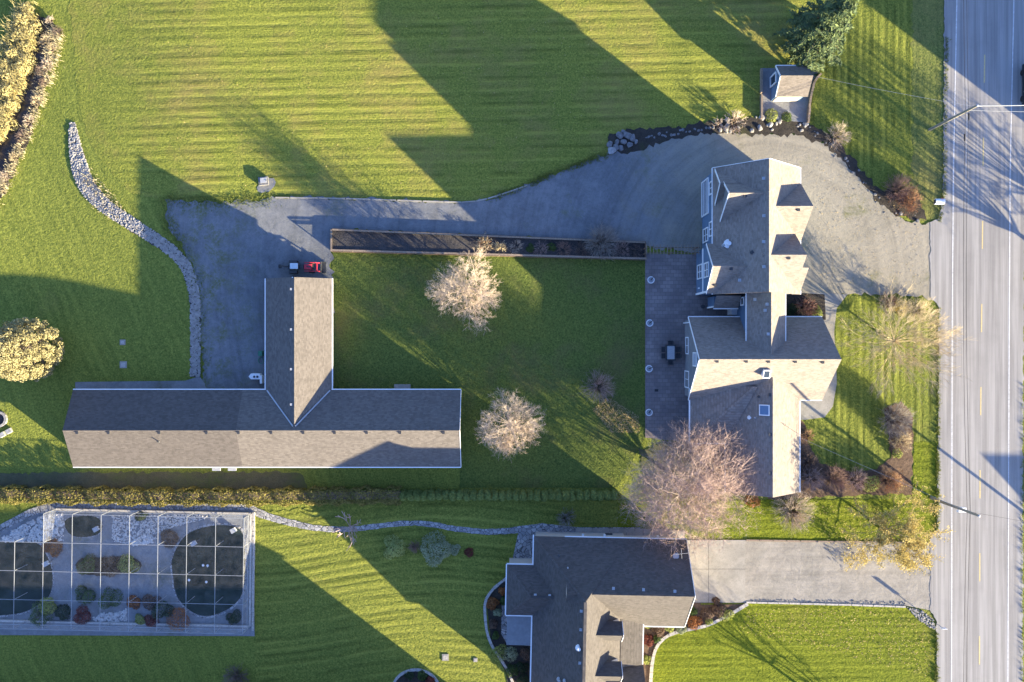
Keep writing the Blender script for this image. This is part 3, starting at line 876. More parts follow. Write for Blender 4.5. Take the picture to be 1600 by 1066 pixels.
sheet('side_lawn', [(965, 785), (1190, 780), (1425, 780), (1428, 690), (1467, 690), (1467, 780), (1458, 846), (1165, 846), (1075, 842), (965, 824)], 'grass_east', .034, .12)
sheet('worn_strip', [(-60, 742), (120, 738), (470, 738), (480, 764), (300, 766), (-60, 764)], 'worn_grass', .036, .2)
sheet('tree_mulch', [(1000, 702), (1040, 690), (1135, 690), (1205, 770), (1130, 780), (1010, 774)], 'worn_grass', .042, .4, step=.25)

yard = [(258, 312), (300, 313), (345, 316), (400, 313), (440, 308), (520, 309), (600, 312), (680, 315), (735, 316), (770, 309), (820, 291), (870, 269), (920, 251), (950, 240), (985, 232), (1020, 222), (1060, 212), (1110, 205), (1150, 208), (1200, 211), (1250, 209), (1290, 222), (1325, 250), (1352, 285), (1378, 318), (1405, 340), (1440, 350), (1470, 344), (1470, 470), (1430, 462), (1370, 461), (1262, 460), (1150, 470), (1095, 398), (1010, 384), (900, 376), (519, 358), (519, 430), (519, 612), (400, 612), (320, 608), (314, 500), (308, 430), (288, 392), (262, 350)]
sheet('gravel_yard', yard, 'gravel_yard', .06, .3, cut=True)
sheet('barn_apron', [(118, 597), (290, 595), (312, 588), (330, 612), (118, 614)], 'gravel_fine', .05)
sheet('rock_bank', [(948, 214), (985, 203), (1020, 200), (1070, 196), (1120, 188), (1190, 184), (1262, 190), (1300, 214), (1335, 250), (1372, 296), (1432, 300), (1448, 345), (1400, 338), (1372, 316), (1345, 282), (1318, 250), (1285, 224), (1250, 212), (1150, 210), (1110, 208), (1060, 216), (1020, 228), (985, 238), (950, 242)], 'mulch', .07, .3)
sheet('shed_pad', [(1188, 107), (1280, 107), (1268, 150), (1262, 192), (1190, 186)], 'gravel_fine', .08)
sheet('patio', [(1008, 396), (1100, 398), (1172, 462), (1172, 500), (1090, 500), (1090, 692), (1008, 684)], 'patio_paving', .07)
sheet('front_path', [(1262, 457), (1324, 460), (1307, 482), (1303, 520), (1306, 560), (1307, 600), (1301, 635), (1288, 652), (1258, 656), (1236, 656), (1236, 615), (1262, 612), (1272, 590), (1272, 500), (1278, 480)], 'concrete', .066)
sheet('garden_bed', [(1238, 656), (1256, 658), (1262, 690), (1280, 722), (1330, 737), (1370, 733), (1392, 716), (1386, 672), (1380, 638), (1408, 628), (1427, 650), (1424, 772), (1330, 774), (1200, 780), (1200, 740)], 'bark_mulch', .06, .15)
sheet('entry_bed', [(1200, 456), (1288, 460), (1290, 500), (1200, 500)], 'mulch', .075)
sheet('raised_soil', [(519, 359), (1008, 379), (1008, 405), (519, 393)], 'soil', .22)
sheet('rain_garden_bed', [(760, 940), (775, 915), (800, 890), (840, 880), (840, 1120), (800, 1110), (790, 1050), (768, 1010)], 'mulch', .05)
sheet('flower_bed', [(1000, 925), (1092, 928), (1095, 945), (1165, 944), (1130, 966), (1090, 980), (1048, 990), (1022, 1010), (1016, 1140), (990, 1140)], 'bark_mulch', .05)
sheet('round_bed', [(650 + 34 * math.cos(a), 1075 + 30 * math.sin(a)) for a in np.linspace(0, 6.1, 20)], 'mulch', .05)
sheet('house_terrace', [(838, 842), (1000, 842), (1000, 824), (905, 824), (848, 818), (812, 822), (806, 850), (800, 878), (790, 900), (838, 900)], 'crazy_paving', .05)
sheet('side_terrace', [(784, 944), (840, 944), (840, 1010), (792, 1006), (783, 990)], 'crazy_paving', .06)
sheet('stone_path', ribbon_pts([(392, 796), (415, 806), (450, 816), (490, 825), (530, 828), (570, 825), (620, 818), (665, 817), (720, 828), (770, 832), (815, 827), (850, 823)], [14, 10, 8, 8, 9, 12]), 'crazy_paving', .055, .05)

road = [(1477, -900), (1475, 0), (1473, 300), (1468, 340), (1453, 348), (1453, 464), (1466, 478), (1465, 800), (1464, 826), (1453, 838), (1453, 952), (1463, 972), (1464, 1066), (1461, 2000), (1596, 2000), (1598, 600), (1604, 0), (1608, -900)]
sheet('road', road, 'asphalt', .085, .1, step=.3)
def line_x(tab, y):
    ys = [t[0] for t in tab]; return float(np.interp(y, ys, [t[1] for t in tab]))
FW = [(-900, 1506), (0, 1494.5), (270, 1489), (533, 1487), (1066, 1486), (2000, 1484)]
FE = [(-900, 1596), (0, 1583.5), (270, 1577.5), (533, 1576), (1066, 1574), (2000, 1570)]
CE = [(-900, 1553), (0, 1539.5), (107, 1537.5), (237, 1535.6), (496, 1533), (757, 1530.5), (1066, 1529.5), (2000, 1525)]
for nm, tab in (('edge_line', FW), ('edge_line', FE)):
    ys = list(range(-800, 1900, 60)); wd = .8
    sheet(nm, [(line_x(tab, y) - wd, y) for y in ys] + [(line_x(tab, y) + wd, y) for y in ys[::-1]], 'white_line', .092)
for k in range(-5, 13):
    a, b = 86 + 129.7 * k, 130 + 129.7 * k
    sheet('centre_dash', [(line_x(CE, a) - .95, a), (line_x(CE, b) - .95, b), (line_x(CE, b) + .95, b), (line_x(CE, a) + .95, a)], 'yellow_line', .092)

sheet('gravel_drive', [(1164, 844), (1300, 846), (1455, 848), (1455, 954), (1415, 946), (1300, 944), (1164, 941)], 'gravel_drive', .064)
pad = tag(sheet('driveway_pad', [(1066, 843), (1165, 844), (1165, 942), (1092, 942), (1066, 940)], 'soil', .05), kind='structure')
for x0, x1 in ((1066, 1107), (1107, 1164.5)):
    for y0, y1 in ((843.5, 889), (889, 941.5)):
        b = MB().box((gx((x0 + x1) / 2), gy((y0 + y1) / 2), .055), ((x1 - x0) / PXM - .035, (y1 - y0) / PXM - .035, .08)); b.build('concrete_slab', 'concrete', pad)
walk = tag(sheet('side_walk', [(898, 824), (1000, 826), (1062, 828), (1072, 842), (1072, 846), (898, 846)], 'soil', .045), kind='structure')
for i in range(13):
    x0 = 900 + i * 13.1
    MB().box((gx(x0 + 6.5), gy(834 + i * .15), .05), (13.1 / PXM - .05, (18 if i < 11 else 14) / PXM, .07)).build('paving_slab', 'concrete', walk)
kerb('drive_kerb', [(1165, 844), (1250, 845.5), (1330, 846.5), (1425, 848)], 2.6, .12, 'timber', 0, seg=1.5)
kerb('drive_kerb', [(1165, 941), (1250, 943), (1330, 945), (1415, 948)], 2.6, .12, 'kerb_stone', 0, seg=1.2)
kerb('bed_kerb', [(1168, 943), (1150, 954), (1130, 965), (1108, 976), (1088, 981), (1060, 986), (1040, 994), (1026, 1008), (1019, 1030), (1016, 1070), (1015, 1120)], 5, .16, 'kerb_stone', 1, seg=.5)
kerb('bed_kerb', [(797, 899), (782, 910), (768, 922), (757, 940), (758, 965), (761, 990), (770, 1012), (784, 1032), (796, 1052), (806, 1080), (810, 1110)], 4, .16, 'kerb_stone', 1, seg=.5)
kerb('bed_kerb', [(650 + 36 * math.cos(a), 1076 + 30 * math.sin(a)) for a in np.linspace(0, 2 * math.pi, 25)[:-1]], 4, .15, 'kerb_stone', 0, True, seg=.45)
kerb('field_edging', [(430, 309), (520, 310), (600, 312.5), (680, 315.5), (735, 316.5), (770, 309), (824, 290)], 2, .14, 'concrete', 1, seg=2.0)

# dry stream of pale stones from the field to the yard
swale = [(113, 192), (116, 220), (122, 255), (134, 290), (160, 320), (195, 343), (235, 368), (270, 392), (295, 420), (305, 460), (306, 510), (305, 588)]
sw_poly = ribbon_pts(swale, [7, 16, 26, 24, 20, 18, 17, 16, 15, 15])
sheet('stream_bed', sw_poly, 'soil', .05, .15, cut=True)
stones('swale_stones', [(p.x, p.y) for p in sw_poly], 4600, .06, .15, 'river_stone', 'pale rounded stones filling the dry stream bed along the yard', .02)
reeds('straw', [(125, 262), (150, 272), (172, 300), (196, 328), (180, 345), (150, 322), (132, 296)], 700, .35, 'reed_pale', 'flattened straw lying over the pale stone swale', 5)

# ditch with reeds in the far corner of the field
sheet('ditch', [(60, 24), (78, 30), (92, 58), (78, 105), (54, 190), (28, 260), (-16, 340), (-60, 420), (-60, 180), (-4, 120), (24, 60)], 'mulch', .04, .3, cut=True)
sheet('ditch_water', [(66, 40), (75, 40), (72, 80), (62, 125), (48, 175), (28, 225), (10, 265), (-20, 320), (-40, 310), (-6, 250), (18, 205), (38, 160), (50, 120), (60, 75)], 'ditch_water', .07, cut=True)
reeds('reeds', [(34, 9), (57, 11), (60, 40), (54, 90), (40, 135), (25, 175), (4, 225), (-30, 270), (-40, 120), (0, 85), (15, 52), (22, 28)], 11000, 1.15, 'reed_yellow', 'yellow reeds crowding the west bank of the ditch', 11)
reeds('reeds', [(77, 26), (99, 60), (88, 110), (76, 145), (58, 190), (43, 226), (20, 280), (-12, 340), (-30, 330), (0, 285), (25, 235), (46, 185), (58, 140), (68, 95), (78, 60)], 5200, .5, 'reed_pale', 'pale dry reeds in a strip between ditch and field', 12)

# aviary ground
sheet('aviary_floor', [(-70, 850), (0, 823), (45, 798), (85, 785), (200, 786), (330, 788), (396, 790), (398, 994), (-70, 992)], 'gravel_fine', .04)
sheet('aviary_path', [(0, 820), (45, 796), (85, 783), (200, 784), (330, 786), (396, 788), (396, 797), (88, 795), (50, 806), (0, 832)], 'crazy_paving', .05)
pond = [(268, 880), (272, 865), (284, 842), (300, 829), (330, 821), (360, 820), (380, 828), (383, 860), (383, 905), (379, 930), (366, 946), (345, 958), (322, 964), (300, 957), (281, 940), (273, 922), (271, 900)]
def pond_at(name, pts):
    sheet(name.replace('pond_water', 'pond_rim'), [(p[0] + (p[0] - np.mean([q[0] for q in pts])) * .05, p[1] + (p[1] - np.mean([q[1] for q in pts])) * .05) for p in pts], 'crazy_paving', .06, 0, rounds=1)
    sheet(name, pts, 'water', .08, 0, rounds=2)
pond_at('pond_water', pond)
pond_at('pond_water', [(-70, 846), (40, 846), (62, 848), (74, 868), (82, 888), (83, 915), (77, 934), (58, 946), (40, 957), (0, 962), (-70, 965)])
pond_at('pond_water', [(100, 812), (118, 806), (150, 806), (160, 815), (160, 830), (148, 838), (118, 840), (104, 830)])
stones('pale_rocks', [(5, 838), (40, 818), (68, 806), (100, 802), (100, 845), (5, 846)], 620, .08, .2, 'pale_stone', 'pale rocks heaped beside the left aviary pond', .03)
stones('pale_rocks', [(176, 806), (300, 804), (330, 808), (262, 826), (225, 842), (200, 850), (176, 846)], 900, .06, .14, 'pale_stone', 'pale pebbles spread at the aviary back wall', .03)
stones('pale_rocks', [(208, 845), (226, 836), (245, 838), (240, 848), (205, 852)], 90, .12, .22, 'pale_stone', 'pale rocks piled beside the right aviary pond', .05)
stones('pale_rocks', [(145, 965), (160, 957), (180, 958), (198, 950), (198, 970), (180, 972), (150, 972)], 260, .07, .14, 'pale_stone', 'pale rocks along the aviary front planting', .03)
sheet('planter_island', [(117, 885), (124, 874), (140, 870), (170, 872), (200, 868), (220, 876), (222, 886), (212, 896), (190, 896), (160, 900), (130, 897)], 'mulch', .1, .08, rounds=1)

def edge_tufts(line, n, spread, label, h=.16):
    rng = np.random.default_rng(n); W = [G(*p) for p in line]; L = [(b - a).length for a, b in zip(W[:-1], W[1:])]; V, F = [], []
    for i in range(n):
        k = rng.choice(len(L), p=np.array(L) / sum(L)); q = W[k].lerp(W[k + 1], rng.random())
        if rng.random() > .55 + .45 * math.sin(q.x * 1.3 + q.y * .9) * math.cos(q.y * .7): continue
        g = np.array(G(800 + q.x * PXM / (1 - q.z / CAM_H) + rng.normal(0, spread), 533 - q.y * PXM / (1 - q.z / CAM_H) + rng.normal(0, spread))) + np.array([0, 0, .05])
        for j in range(4):
            a = rng.uniform(0, 6.28); d = np.array([math.cos(a), math.sin(a), 0]); s = np.array([-d[1], d[0], 0]); hh = h * rng.uniform(.6, 1.3); o = d * rng.uniform(0, .06)
            k2 = len(V); V += [g + o - s * .03, g + o + s * .03, g + o + d * hh * .8 + np.array([0, 0, hh])]; F.append((k2, k2 + 1, k2 + 2))
    tag(add_mesh('grass_tufts', V, F, 'grass_blade', fix=False), label, 'grass', kind='stuff')
edge_tufts([(430, 310), (345, 316), (258, 312), (262, 350), (288, 392), (308, 430), (314, 500), (316, 580)], 3600, 6, 'grass tufts creeping over the west edge of the gravel yard', .09)
edge_tufts([(770, 309), (820, 291), (870, 269), (920, 251), (950, 240)], 1200, 3.0, 'grass tufts along the field side of the gravel yard')
edge_tufts([(1478, 60), (1474, 300), (1467, 345)], 700, 1.6, 'grass tufts on the upper road edge', .2)
edge_tufts([(1466, 478), (1465, 700), (1464, 826)], 900, 1.4, 'grass tufts on the road edge beside the front lawn', .2)
edge_tufts([(1463, 985), (1463, 1066)], 250, 1.4, 'grass tufts on the lower road edge', .2)
edge_tufts([(1598, 600), (1596, 1066)], 500, 1.6, 'grass tufts on the far road edge', .2)
# ------------------------------------------------------------------ main house
def slope_fn(ridge, eave, hr, he, axis):
    """height of a roof slope at ground pixels; ridge, eave are px (axis y) or py (axis x)"""
    return (lambda x, y: hr + (he - hr) * (abs((y if axis == 'x' else x) - ridge) / abs(eave - ridge)))

mh = House('farmhouse', 'large blue house with taupe shingle roofs and several gables between patio and gravel drive', 'house', 1160, 480, 'shingle_taupe', 'blue_siding')
# north wing
mh.gable(1094, 1222, 279.8, 464.8, 5.65, 10.0, 'y', ridge=1157, over=.22, gut=(1, 1), barge=(1,), ridge_cap=True)
nw_w = slope_fn(1157, 1094, 10.0, 5.65, 'y'); nw_e = slope_fn(1157, 1222, 10.0, 5.65, 'y')
# west gables of the north wing
mh.gable(1097, 1150, 280.5, 335.5, 5.72, 7.9, 'x', ridge=308, over=.2, barge=(0,), wall='grey_siding', endw=(1, 0))
mh.gable(1103, 1160, 287, 364, 5.72, 9.72, 'x', ridge=326.5, over=.2, barge=(0,), wall='grey_siding', endw=(1, 0))
mh.gable(1085, 1150, 390.5, 463.6, 5.66, 8.4, 'x', ridge=426.8, over=.25, barge=(0,), endw=(1, 0))
g3_s = slope_fn(426.8, 463.6, 8.4, 5.66, 'x')
# east gables
mh.gable(1160, 1223.5, 302.5, 386, 5.62, 9.1, 'x', ridge=343.5, over=.2, endw=(0, 1), gut=(0, 0))
mh.gable(1150, 1211, 372, 463.8, 5.9, 9.75, 'x', ridge=413, over=.2, endw=(0, 1))
mh.poly('roof', [(1210, 429, 8.30), (1221.2, 429, 8.30), (1221.2, 464.4, 5.62), (1210, 464.4, 5.62)], .14)
e1_s = slope_fn(343.5, 386, 9.1, 5.62, 'x'); e2_s = slope_fn(413, 463.8, 9.75, 5.9, 'x'); g2_s = slope_fn(326.5, 364, 9.72, 5.72, 'x')
# link
mh.gable(1142.6, 1199, 463, 560, 5.9, 7.6, 'y', ridge=1170.8, over=.15, gut=(1, 1), ends=(0, 0), ridge_cap=True)
lk_w = slope_fn(1170.8, 1142.6, 7.6, 5.9, 'y')
# porch by the link
mh.poly('porch_roof', [(1104, 465.5, 4.4), (1141, 465.5, 4.4), (1141, 483.2, 3.2), (1104, 483.2, 3.2)], .14)
mh.piece('porch_wall', 'blue_siding', (gx(1123), gy(473), 1.5), (35 / PXM, 15.4 / PXM, 3.0))
mh.piece('gutter', 'white_paint', (gx(1122.5), gy(484.2), 3.1), (37.4 / PXM, .13, .13))
mh.piece('corner_board', 'white_paint', (gx(1105.2), gy(481.2), 1.5), (.16, .16, 3.0))
mh.piece('porch_step', 'white_paint', (gx(1141), gy(487), .9), (9.5 / PXM, 11 / PXM, 1.8))
# south block
mh.gable(1067, 1269, 496.8, 622, 2.9, 8.05, 'x', ridge=559, over=.3, gut=(1, 1), barge=(0,), wall='grey_siding', ridge_cap=True)
sb_s = slope_fn(559, 622, 8.05, 2.9, 'x')
# south wing
mh.gable(1123, 1234.8, 584, 761.7, 2.9, 5.85, 'y', ridge=1181, over=.25, gut=(1, 1), ridge_cap=True)
sw_w = slope_fn(1181, 1123, 5.85, 2.9, 'y'); sw_e = slope_fn(1181, 1234.8, 5.85, 2.9, 'y')
# low hipped corner
X = lambda x, y, z: Vector((gx(x), gy(y), z + DZ))
hp = MB(); ha = 2.9
pts = [(1069.5, 612, ha), (1069.5, 687, ha), (1124, 687, ha), (1165, 687, ha), (1165, 601, 5.1), (1154, 601, 5.02), (1069.5, 601, ha)]
hp.v = [tuple(X(1069.5, 600, ha)), tuple(X(1069.5, 687, ha)), tuple(X(1124, 687, ha)), tuple(X(1162, 687, ha)), tuple(X(1162, 601, 5.05)), tuple(X(1157, 600, 5.05)),
        tuple(X(1069.5, 600, ha - .25)), tuple(X(1069.5, 687, ha - .25)), tuple(X(1124, 687, ha - .25)), tuple(X(1124, 687, ha - .25)), tuple(X(1162, 601, ha - .25)), tuple(X(1157, 600, ha - .25))]
hp.f = [(0, 1, 5), (1, 2, 4, 5), (0, 5, 11, 6), (1, 0, 6, 7), (2, 1, 7, 8), (4, 2, 8, 10), (5, 4, 10, 11), (6, 11, 10, 8, 7)]
hp.build('hip_roof', 'shingle_taupe', mh.e)
hc = MB(); hc.bar(X(1070.5, 686, ha + .03), X(1156.5, 601, 5.06), .26, .05); hc.build('hip_cap', 'shingle_taupe', mh.e)
vf = MB(); vf.bar(X(1124, 685.5, 2.98), X(1158, 604, 4.76), .14, .04); vf.build('valley_flashing', 'dark_metal', mh.e)
mh.piece('wall', 'blue_siding', (gx(1100), gy(646), 1.3), (50 / PXM, 74 / PXM, 2.6))
mh.piece('gutter', 'white_paint', (gx(1068.6), gy(646), 2.84), (.13, 84 / PXM, .13))
mh.piece('gutter', 'white_paint', (gx(1097), gy(688), 2.84), (55 / PXM, .13, .13))
# west face fittings
mh.window(1096.8, 313, .05, 3.9, 3.0, 'W', 4, 1, 'garage_door')
mh.window(1096.8, 371, .7, 1.55, 2.2, 'W', 2, 2)
mh.window(1096.8, 305, 3.5, 1.4, 1.3, 'W', 1, 2)
mh.window(1096.8, 366, 3.5, 1.6, 1.3, 'W', 1, 2)
mh.window(1087.6, 427, .8, 1.6, 2.2, 'W', 2, 2)
mh.window(1087.6, 428, 3.9, 1.6, 1.9, 'W', 2, 2)
mh.piece('belt_trim', 'white_paint', (gx(1087.4), gy(427), 3.3), (.1, 66 / PXM, .2))
mh.piece('corner_board', 'white_paint', (gx(1088), gy(460.2), 2.7), (.2, .2, 5.4))
mh.piece('wall_lamp', 'white_paint', (gx(1087.0), gy(452), 1.6), (.16, .14, .3))
mh.window(1069.2, 560, 4.55, 1.5, 1.5, 'W', 2, 1)
mh.window(1070.4, 592, .1, 1.9, 2.1, 'W', 1, 2, 'patio_door')
mh.window(1070.4, 540, .5, 1.9, 1.5, 'W', 1, 2)
mh.piece('downpipe', 'white_paint', (gx(1068), gy(505), 1.4), (.1, .1, 2.7))
mh.window(1143.4, 474, 3.6, .9, 1.2, 'W', 1, 1)
# roof fittings
for px, py, fn in ((1192.5, 279, nw_w), (1193, 337.5, nw_w), (1192.5, 378, nw_w), (1193, 417, nw_w), (1164, 306.5, g2_s), (1247, 328, e1_s), (1232, 403.5, e2_s), (1117, 445.5, g3_s), (1142, 420.5, g3_s), (1155, 438, nw_w), (1179, 468, lk_w), (1198, 475.5, lk_w), (1195, 485, lk_w), (1200, 522, lk_w),
                   (1120, 564.5, sb_s), (1165.5, 564.5, sb_s), (1200, 564.8, sb_s), (1242, 565, sb_s), (1285, 566, sb_s), (1202, 617, sw_w), (1203, 679, sw_w), (1203, 739, sw_w)):
    mh.vent(px, py, fn, 'grey_metal' if fn in (nw_w, lk_w) else 'dark_metal')
mh.pipe(1138, 381, nw_w, .22, .5, 'white_paint'); mh.pipe(1131, 383.5, nw_w, .1, .5); mh.pipe(1175.5, 394.5, nw_w, .1, .3, 'dark_metal')
mh.pipe(1171, 652.5, sw_w, .10, .4, 'white_paint'); mh.pipe(1180, 653, sw_w, .05, .3); mh.pipe(1186, 620, sw_w, .07, .3, 'dark_metal')
mh.skylight(1196, 582, sb_s, .75, .95, .55, 'glass', (math.radians(49) * .55, 0))
mh.skylight(1195.5, 641, sw_w, 1.1, 1.15, .12, 'sky_glass', (0, -math.atan(2.95 / 4.14)))
ms = mh.on_roof(1226, 665, sw_e)
b = MB(); b.tube(ms, ms + Vector((0, 0, .5)), .025); b.tube(ms + Vector((0, 0, .45)), ms + Vector((1.6, -1.0, .2)), .02); b.build('antenna', 'dark_metal', mh.e)

# ------------------------------------------------------------------ barn
bn = House('barn', 'long low T shaped barn with weathered brown shingles and white gutters beside the courtyard', 'barn', 440, 640, 'shingle_barn', 'cream_siding')
bn.gable(132, 722, 607.2, 724.5, 2.35, 4.4, 'x', ridge=666, over=.35, gut=(1, 1), ridge_cap=True, barge=(1,))
bn.gable(425, 525.8, 437.8, 664, 2.34, 4.2, 'y', ridge=475.8, over=.35, gut=(1, 1), ridge_cap=True)
b_s = slope_fn(666, 724.5, 4.4, 2.35, 'x'); b_w = slope_fn(475.8, 425, 4.2, 2.34, 'y')
for px in (121, 170, 249, 323, 373, 424, 474, 523, 573, 625, 693): bn.vent(px, 676, b_s, 'dark_metal', .13)
for py in (452, 515, 577, 632): bn.vent(455.5, py, b_w, 'grey_metal', .11)
bn.pipe(248, 690, b_s, .06, .5, 'dark_metal')
for sx, ex in ((427.5, 474), (523.5, 477.5)):
    v = MB(); v.bar(X(sx, 608, 2.45), X(ex, 660, 4.28), .14, .05); v.build('valley_flashing', 'grey_metal', bn.e)
bn.piece('loading_step', 'concrete', (gx(629), gy(605.8), .12), (1.8, .75, .24))
for px in (348, 372):
    bn.piece('wall_bracket', 'grey_metal', (gx(px), gy(728), 1.9), (.9, .5, .12))
b = MB(); b.box(P(457, 433.5, 4.1), (.1, .1, .1)); b.build('ridge_light', 'white_paint', bn.e)

# ------------------------------------------------------------------ bungalow by the lower drive
DZ = .75; LF = 1 - DZ / CAM_H
bh = House('bungalow', 'charcoal roofed house with two small dormers and a lit front porch by the concrete driveway', 'house', 834, 829, 'shingle_charcoal', 'cream_siding', math.radians(-1.2))
# garage wing (ridge west-east)
bh.gable(880, 1064, 829, 961, 2.7, 7.3, 'x', ridge=895, over=.5, gut=(0, 1), endw=(0, 1), barge=(1,), ridge_cap=True)
ga_n = slope_fn(895, 829, 7.3, 2.7, 'x')
# main wing with hipped north end
mw = MB(); z0, zr = 2.7, 8.05; xw, xr, xe, yn, yr, ys = 833.5, 906, 978.5, 829.3, 903, 1086
mw.v = [tuple(X(xw, yn, z0)), tuple(X(xe, yn, z0)), tuple(X(xr, yr, zr)), tuple(X(xw, ys, z0)), tuple(X(xe, ys, z0)), tuple(X(xr, ys, zr)), tuple(X(xw, yn, z0 - .22)), tuple(X(xe, yn, z0 - .22)), tuple(X(xw, ys, z0 - .22)), tuple(X(xe, ys, z0 - .22))]
mw.f = [(0, 1, 2), (0, 2, 5, 3), (1, 4, 5, 2), (3, 5, 4, 9, 8), (0, 3, 8, 6), (1, 0, 6, 7), (4, 1, 7, 9), (6, 8, 9, 7)]
mw.build('roof', 'shingle_charcoal', bh.e)
bh.piece('wall', 'cream_siding', (gx(906), gy(957), 1.2), (137 / PXM, 246 / PXM, 2.5))
hc = MB(); hc.bar(X(834.5, 830.3, z0 + .03), X(906, 903, zr + .03), .28, .05); hc.bar(X(906, 903, zr + .02), X(906, 1086, zr + .02), .3, .06); hc.build('ridge_cap', 'shingle_charcoal', bh.e)
bh.piece('gutter', 'white_paint', (gx(832.4), gy(957), 2.62), (.13, 258 / PXM, .13))
mw_e = slope_fn(906, 978.5, 8.05, 2.7, 'y'); mw_w = slope_fn(906, 833.5, 8.05, 2.7, 'y')
# porch roof, shallower
bh.poly('porch_roof', [(966, 905, 3.72), (1000.5, 905, 2.95), (1000.5, 1019, 2.95), (966, 1019, 3.72)], .14)
for yy in (965, 990, 1014): bh.piece('porch_post', 'white_paint', (gx(997), gy(yy), 1.4), (.16, .16, 2.8))
bh.piece('gutter', 'white_paint', (gx(1001.4), gy(987), 2.88), (.12, 62 / PXM, .12))
bh.piece('gutter', 'white_paint', (gx(1032), gy(962), 2.62), (62 / PXM, .12, .12))
# a further gable at the south end
bh.gable(920, 1003, 1020, 1110, 2.8, 6.2, 'x', ridge=1065, over=.3, endw=(0, 1))
# west wing, hipped
ww = MB(); a0, a1, yn2, ys2, yr2, xh = 793.5, 850, 872.5, 949, 910.6, 829
zr2 = 4.9
ww.v = [tuple(X(a0, yn2, z0)), tuple(X(a0, ys2, z0)), tuple(X(xh, yr2, zr2)), tuple(X(870, yr2, zr2)), tuple(X(870, yn2, z0)), tuple(X(870, ys2, z0))] + [tuple(X(a0, yn2, z0 - .22)), tuple(X(a0, ys2, z0 - .22)), tuple(X(870, yn2, z0 - .22)), tuple(X(870, ys2, z0 - .22))]
ww.f = [(0, 1, 2), (0, 2, 3, 4), (1, 5, 3, 2), (1, 0, 6, 7), (0, 4, 8, 6), (5, 1, 7, 9), (4, 3, 5, 9, 8), (6, 8, 9, 7)]
ww.build('roof', 'shingle_charcoal', bh.e)
bh.piece('wall', 'cream_siding', (gx(825), gy(910.7), 1.2), (56 / PXM, 70 / PXM, 2.5))
b = MB(); b.bar(X(a0 + 1, yn2 + 1, z0 + .03), X(xh, yr2, zr2 + .03), .24, .05); b.bar(X(xh, yr2, zr2 + .02), X(869, yr2, zr2 + .02), .26, .06); b.bar(X(a0 + 1, ys2 - 1, z0 + .03), X(xh, yr2, zr2 + .03), .24, .05); b.build('hip_cap', 'shingle_charcoal', bh.e)
bh.piece('gutter', 'white_paint', (gx(792.5), gy(910.7), 2.62), (.12, 76 / PXM, .12)); bh.piece('gutter', 'white_paint', (gx(813), gy(949.9), 2.62), (40 / PXM, .12, .12)); bh.piece('gutter', 'white_paint', (gx(813), gy(871.6), 2.62), (40 / PXM, .12, .12))
bh.piece('patio_cover', 'grey_siding', (gx(814), gy(973), 2.5), (38 / PXM, 44 / PXM, .1))
bh.piece('cover_post', 'white_paint', (gx(797), gy(993), 1.22), (.12, .12, 2.45))
# dormers
for dy in (0, 59):
    bh.gable(924, 963.5, 942 + dy, 970.5 + dy, 5.45, 6.75, 'x', ridge=956.3 + dy, over=.2, barge=(1,), endw=(0, 1), base=3.2, wall='white_paint')
    bh.window(962.6, 956.3 + dy, 4.6, 1.0, .9, 'E', 1, 1)
# roof fittings
for px, py, fn in ((959.5, 916.5, ga_n), (1006.5, 917.5, ga_n), (1055.5, 919, ga_n), (838, 929.5, slope_fn(910.6, 872.5, 4.9, 2.7, 'x')), (860.5, 930, slope_fn(910.6, 872.5, 4.9, 2.7, 'x')), (910, 953, mw_w), (910, 982, mw_w), (909.5, 1034, mw_w)):
    bh.vent(px, py, fn, 'grey_metal', .13)
bh.pipe(874, 868, ga_n, .07, .35, 'dark_metal'); bh.pipe(907.5, 1011, mw_w, .16, .6, 'white_paint'); bh.pipe(888, 886.5, ga_n, .05, .3); bh.pipe(878, 1061, mw_w, .12, .5); bh.pipe(887, 1063, mw_w, .1, .5)
q = bh.on_roof(1057, 857, ga_n)
b = MB(); b.tube(q, q + Vector((0, 0, 1.1)), .03); b.tube(q + Vector((-.5, -.1, 1.0)), q + Vector((1.2, .15, 1.05)), .02); b.tube(q + Vector((.4, -.5, 1.0)), q + Vector((.3, .5, 1.0)), .02); b.lathe(q + Vector((-.15, -.35, .45)), [(.05, 0), (.32, .12), (.34, .15)], 12); b.build('antenna', 'grey_metal', bh.e)
for px in (912, 945, 1026): bh.piece('wall_lamp', 'white_paint', (gx(px - 4), gy(827.4), 2.2), (.2, .3, .2))
bh.piece('access_hatch', 'dark_metal', (gx(951), gy(833), .12), (.8, .35, .12))

DZ, LF = 0.0, 1.0
# ------------------------------------------------------------------ garden shed
sh = House('garden_shed', 'small taupe roofed garden shed with pale door on a gravel pad under the conifer', 'shed', 1226, 138, 'shingle_shed', 'blue_siding')
sh.gable(1201.5, 1250, 114.5, 161, 2.4, 3.95, 'x', ridge=136.6, over=.2, barge=(0,), gut=(0, 1), ridge_cap=True)
sh.window(1203.5, 130, .1, 1.2, 2.0, 'W', 1, 1, 'shed_door')
sh.piece('shed_panel', 'cream_siding', (gx(1225), gy(158.9), 1.1), (2.6, .06, 2.0))
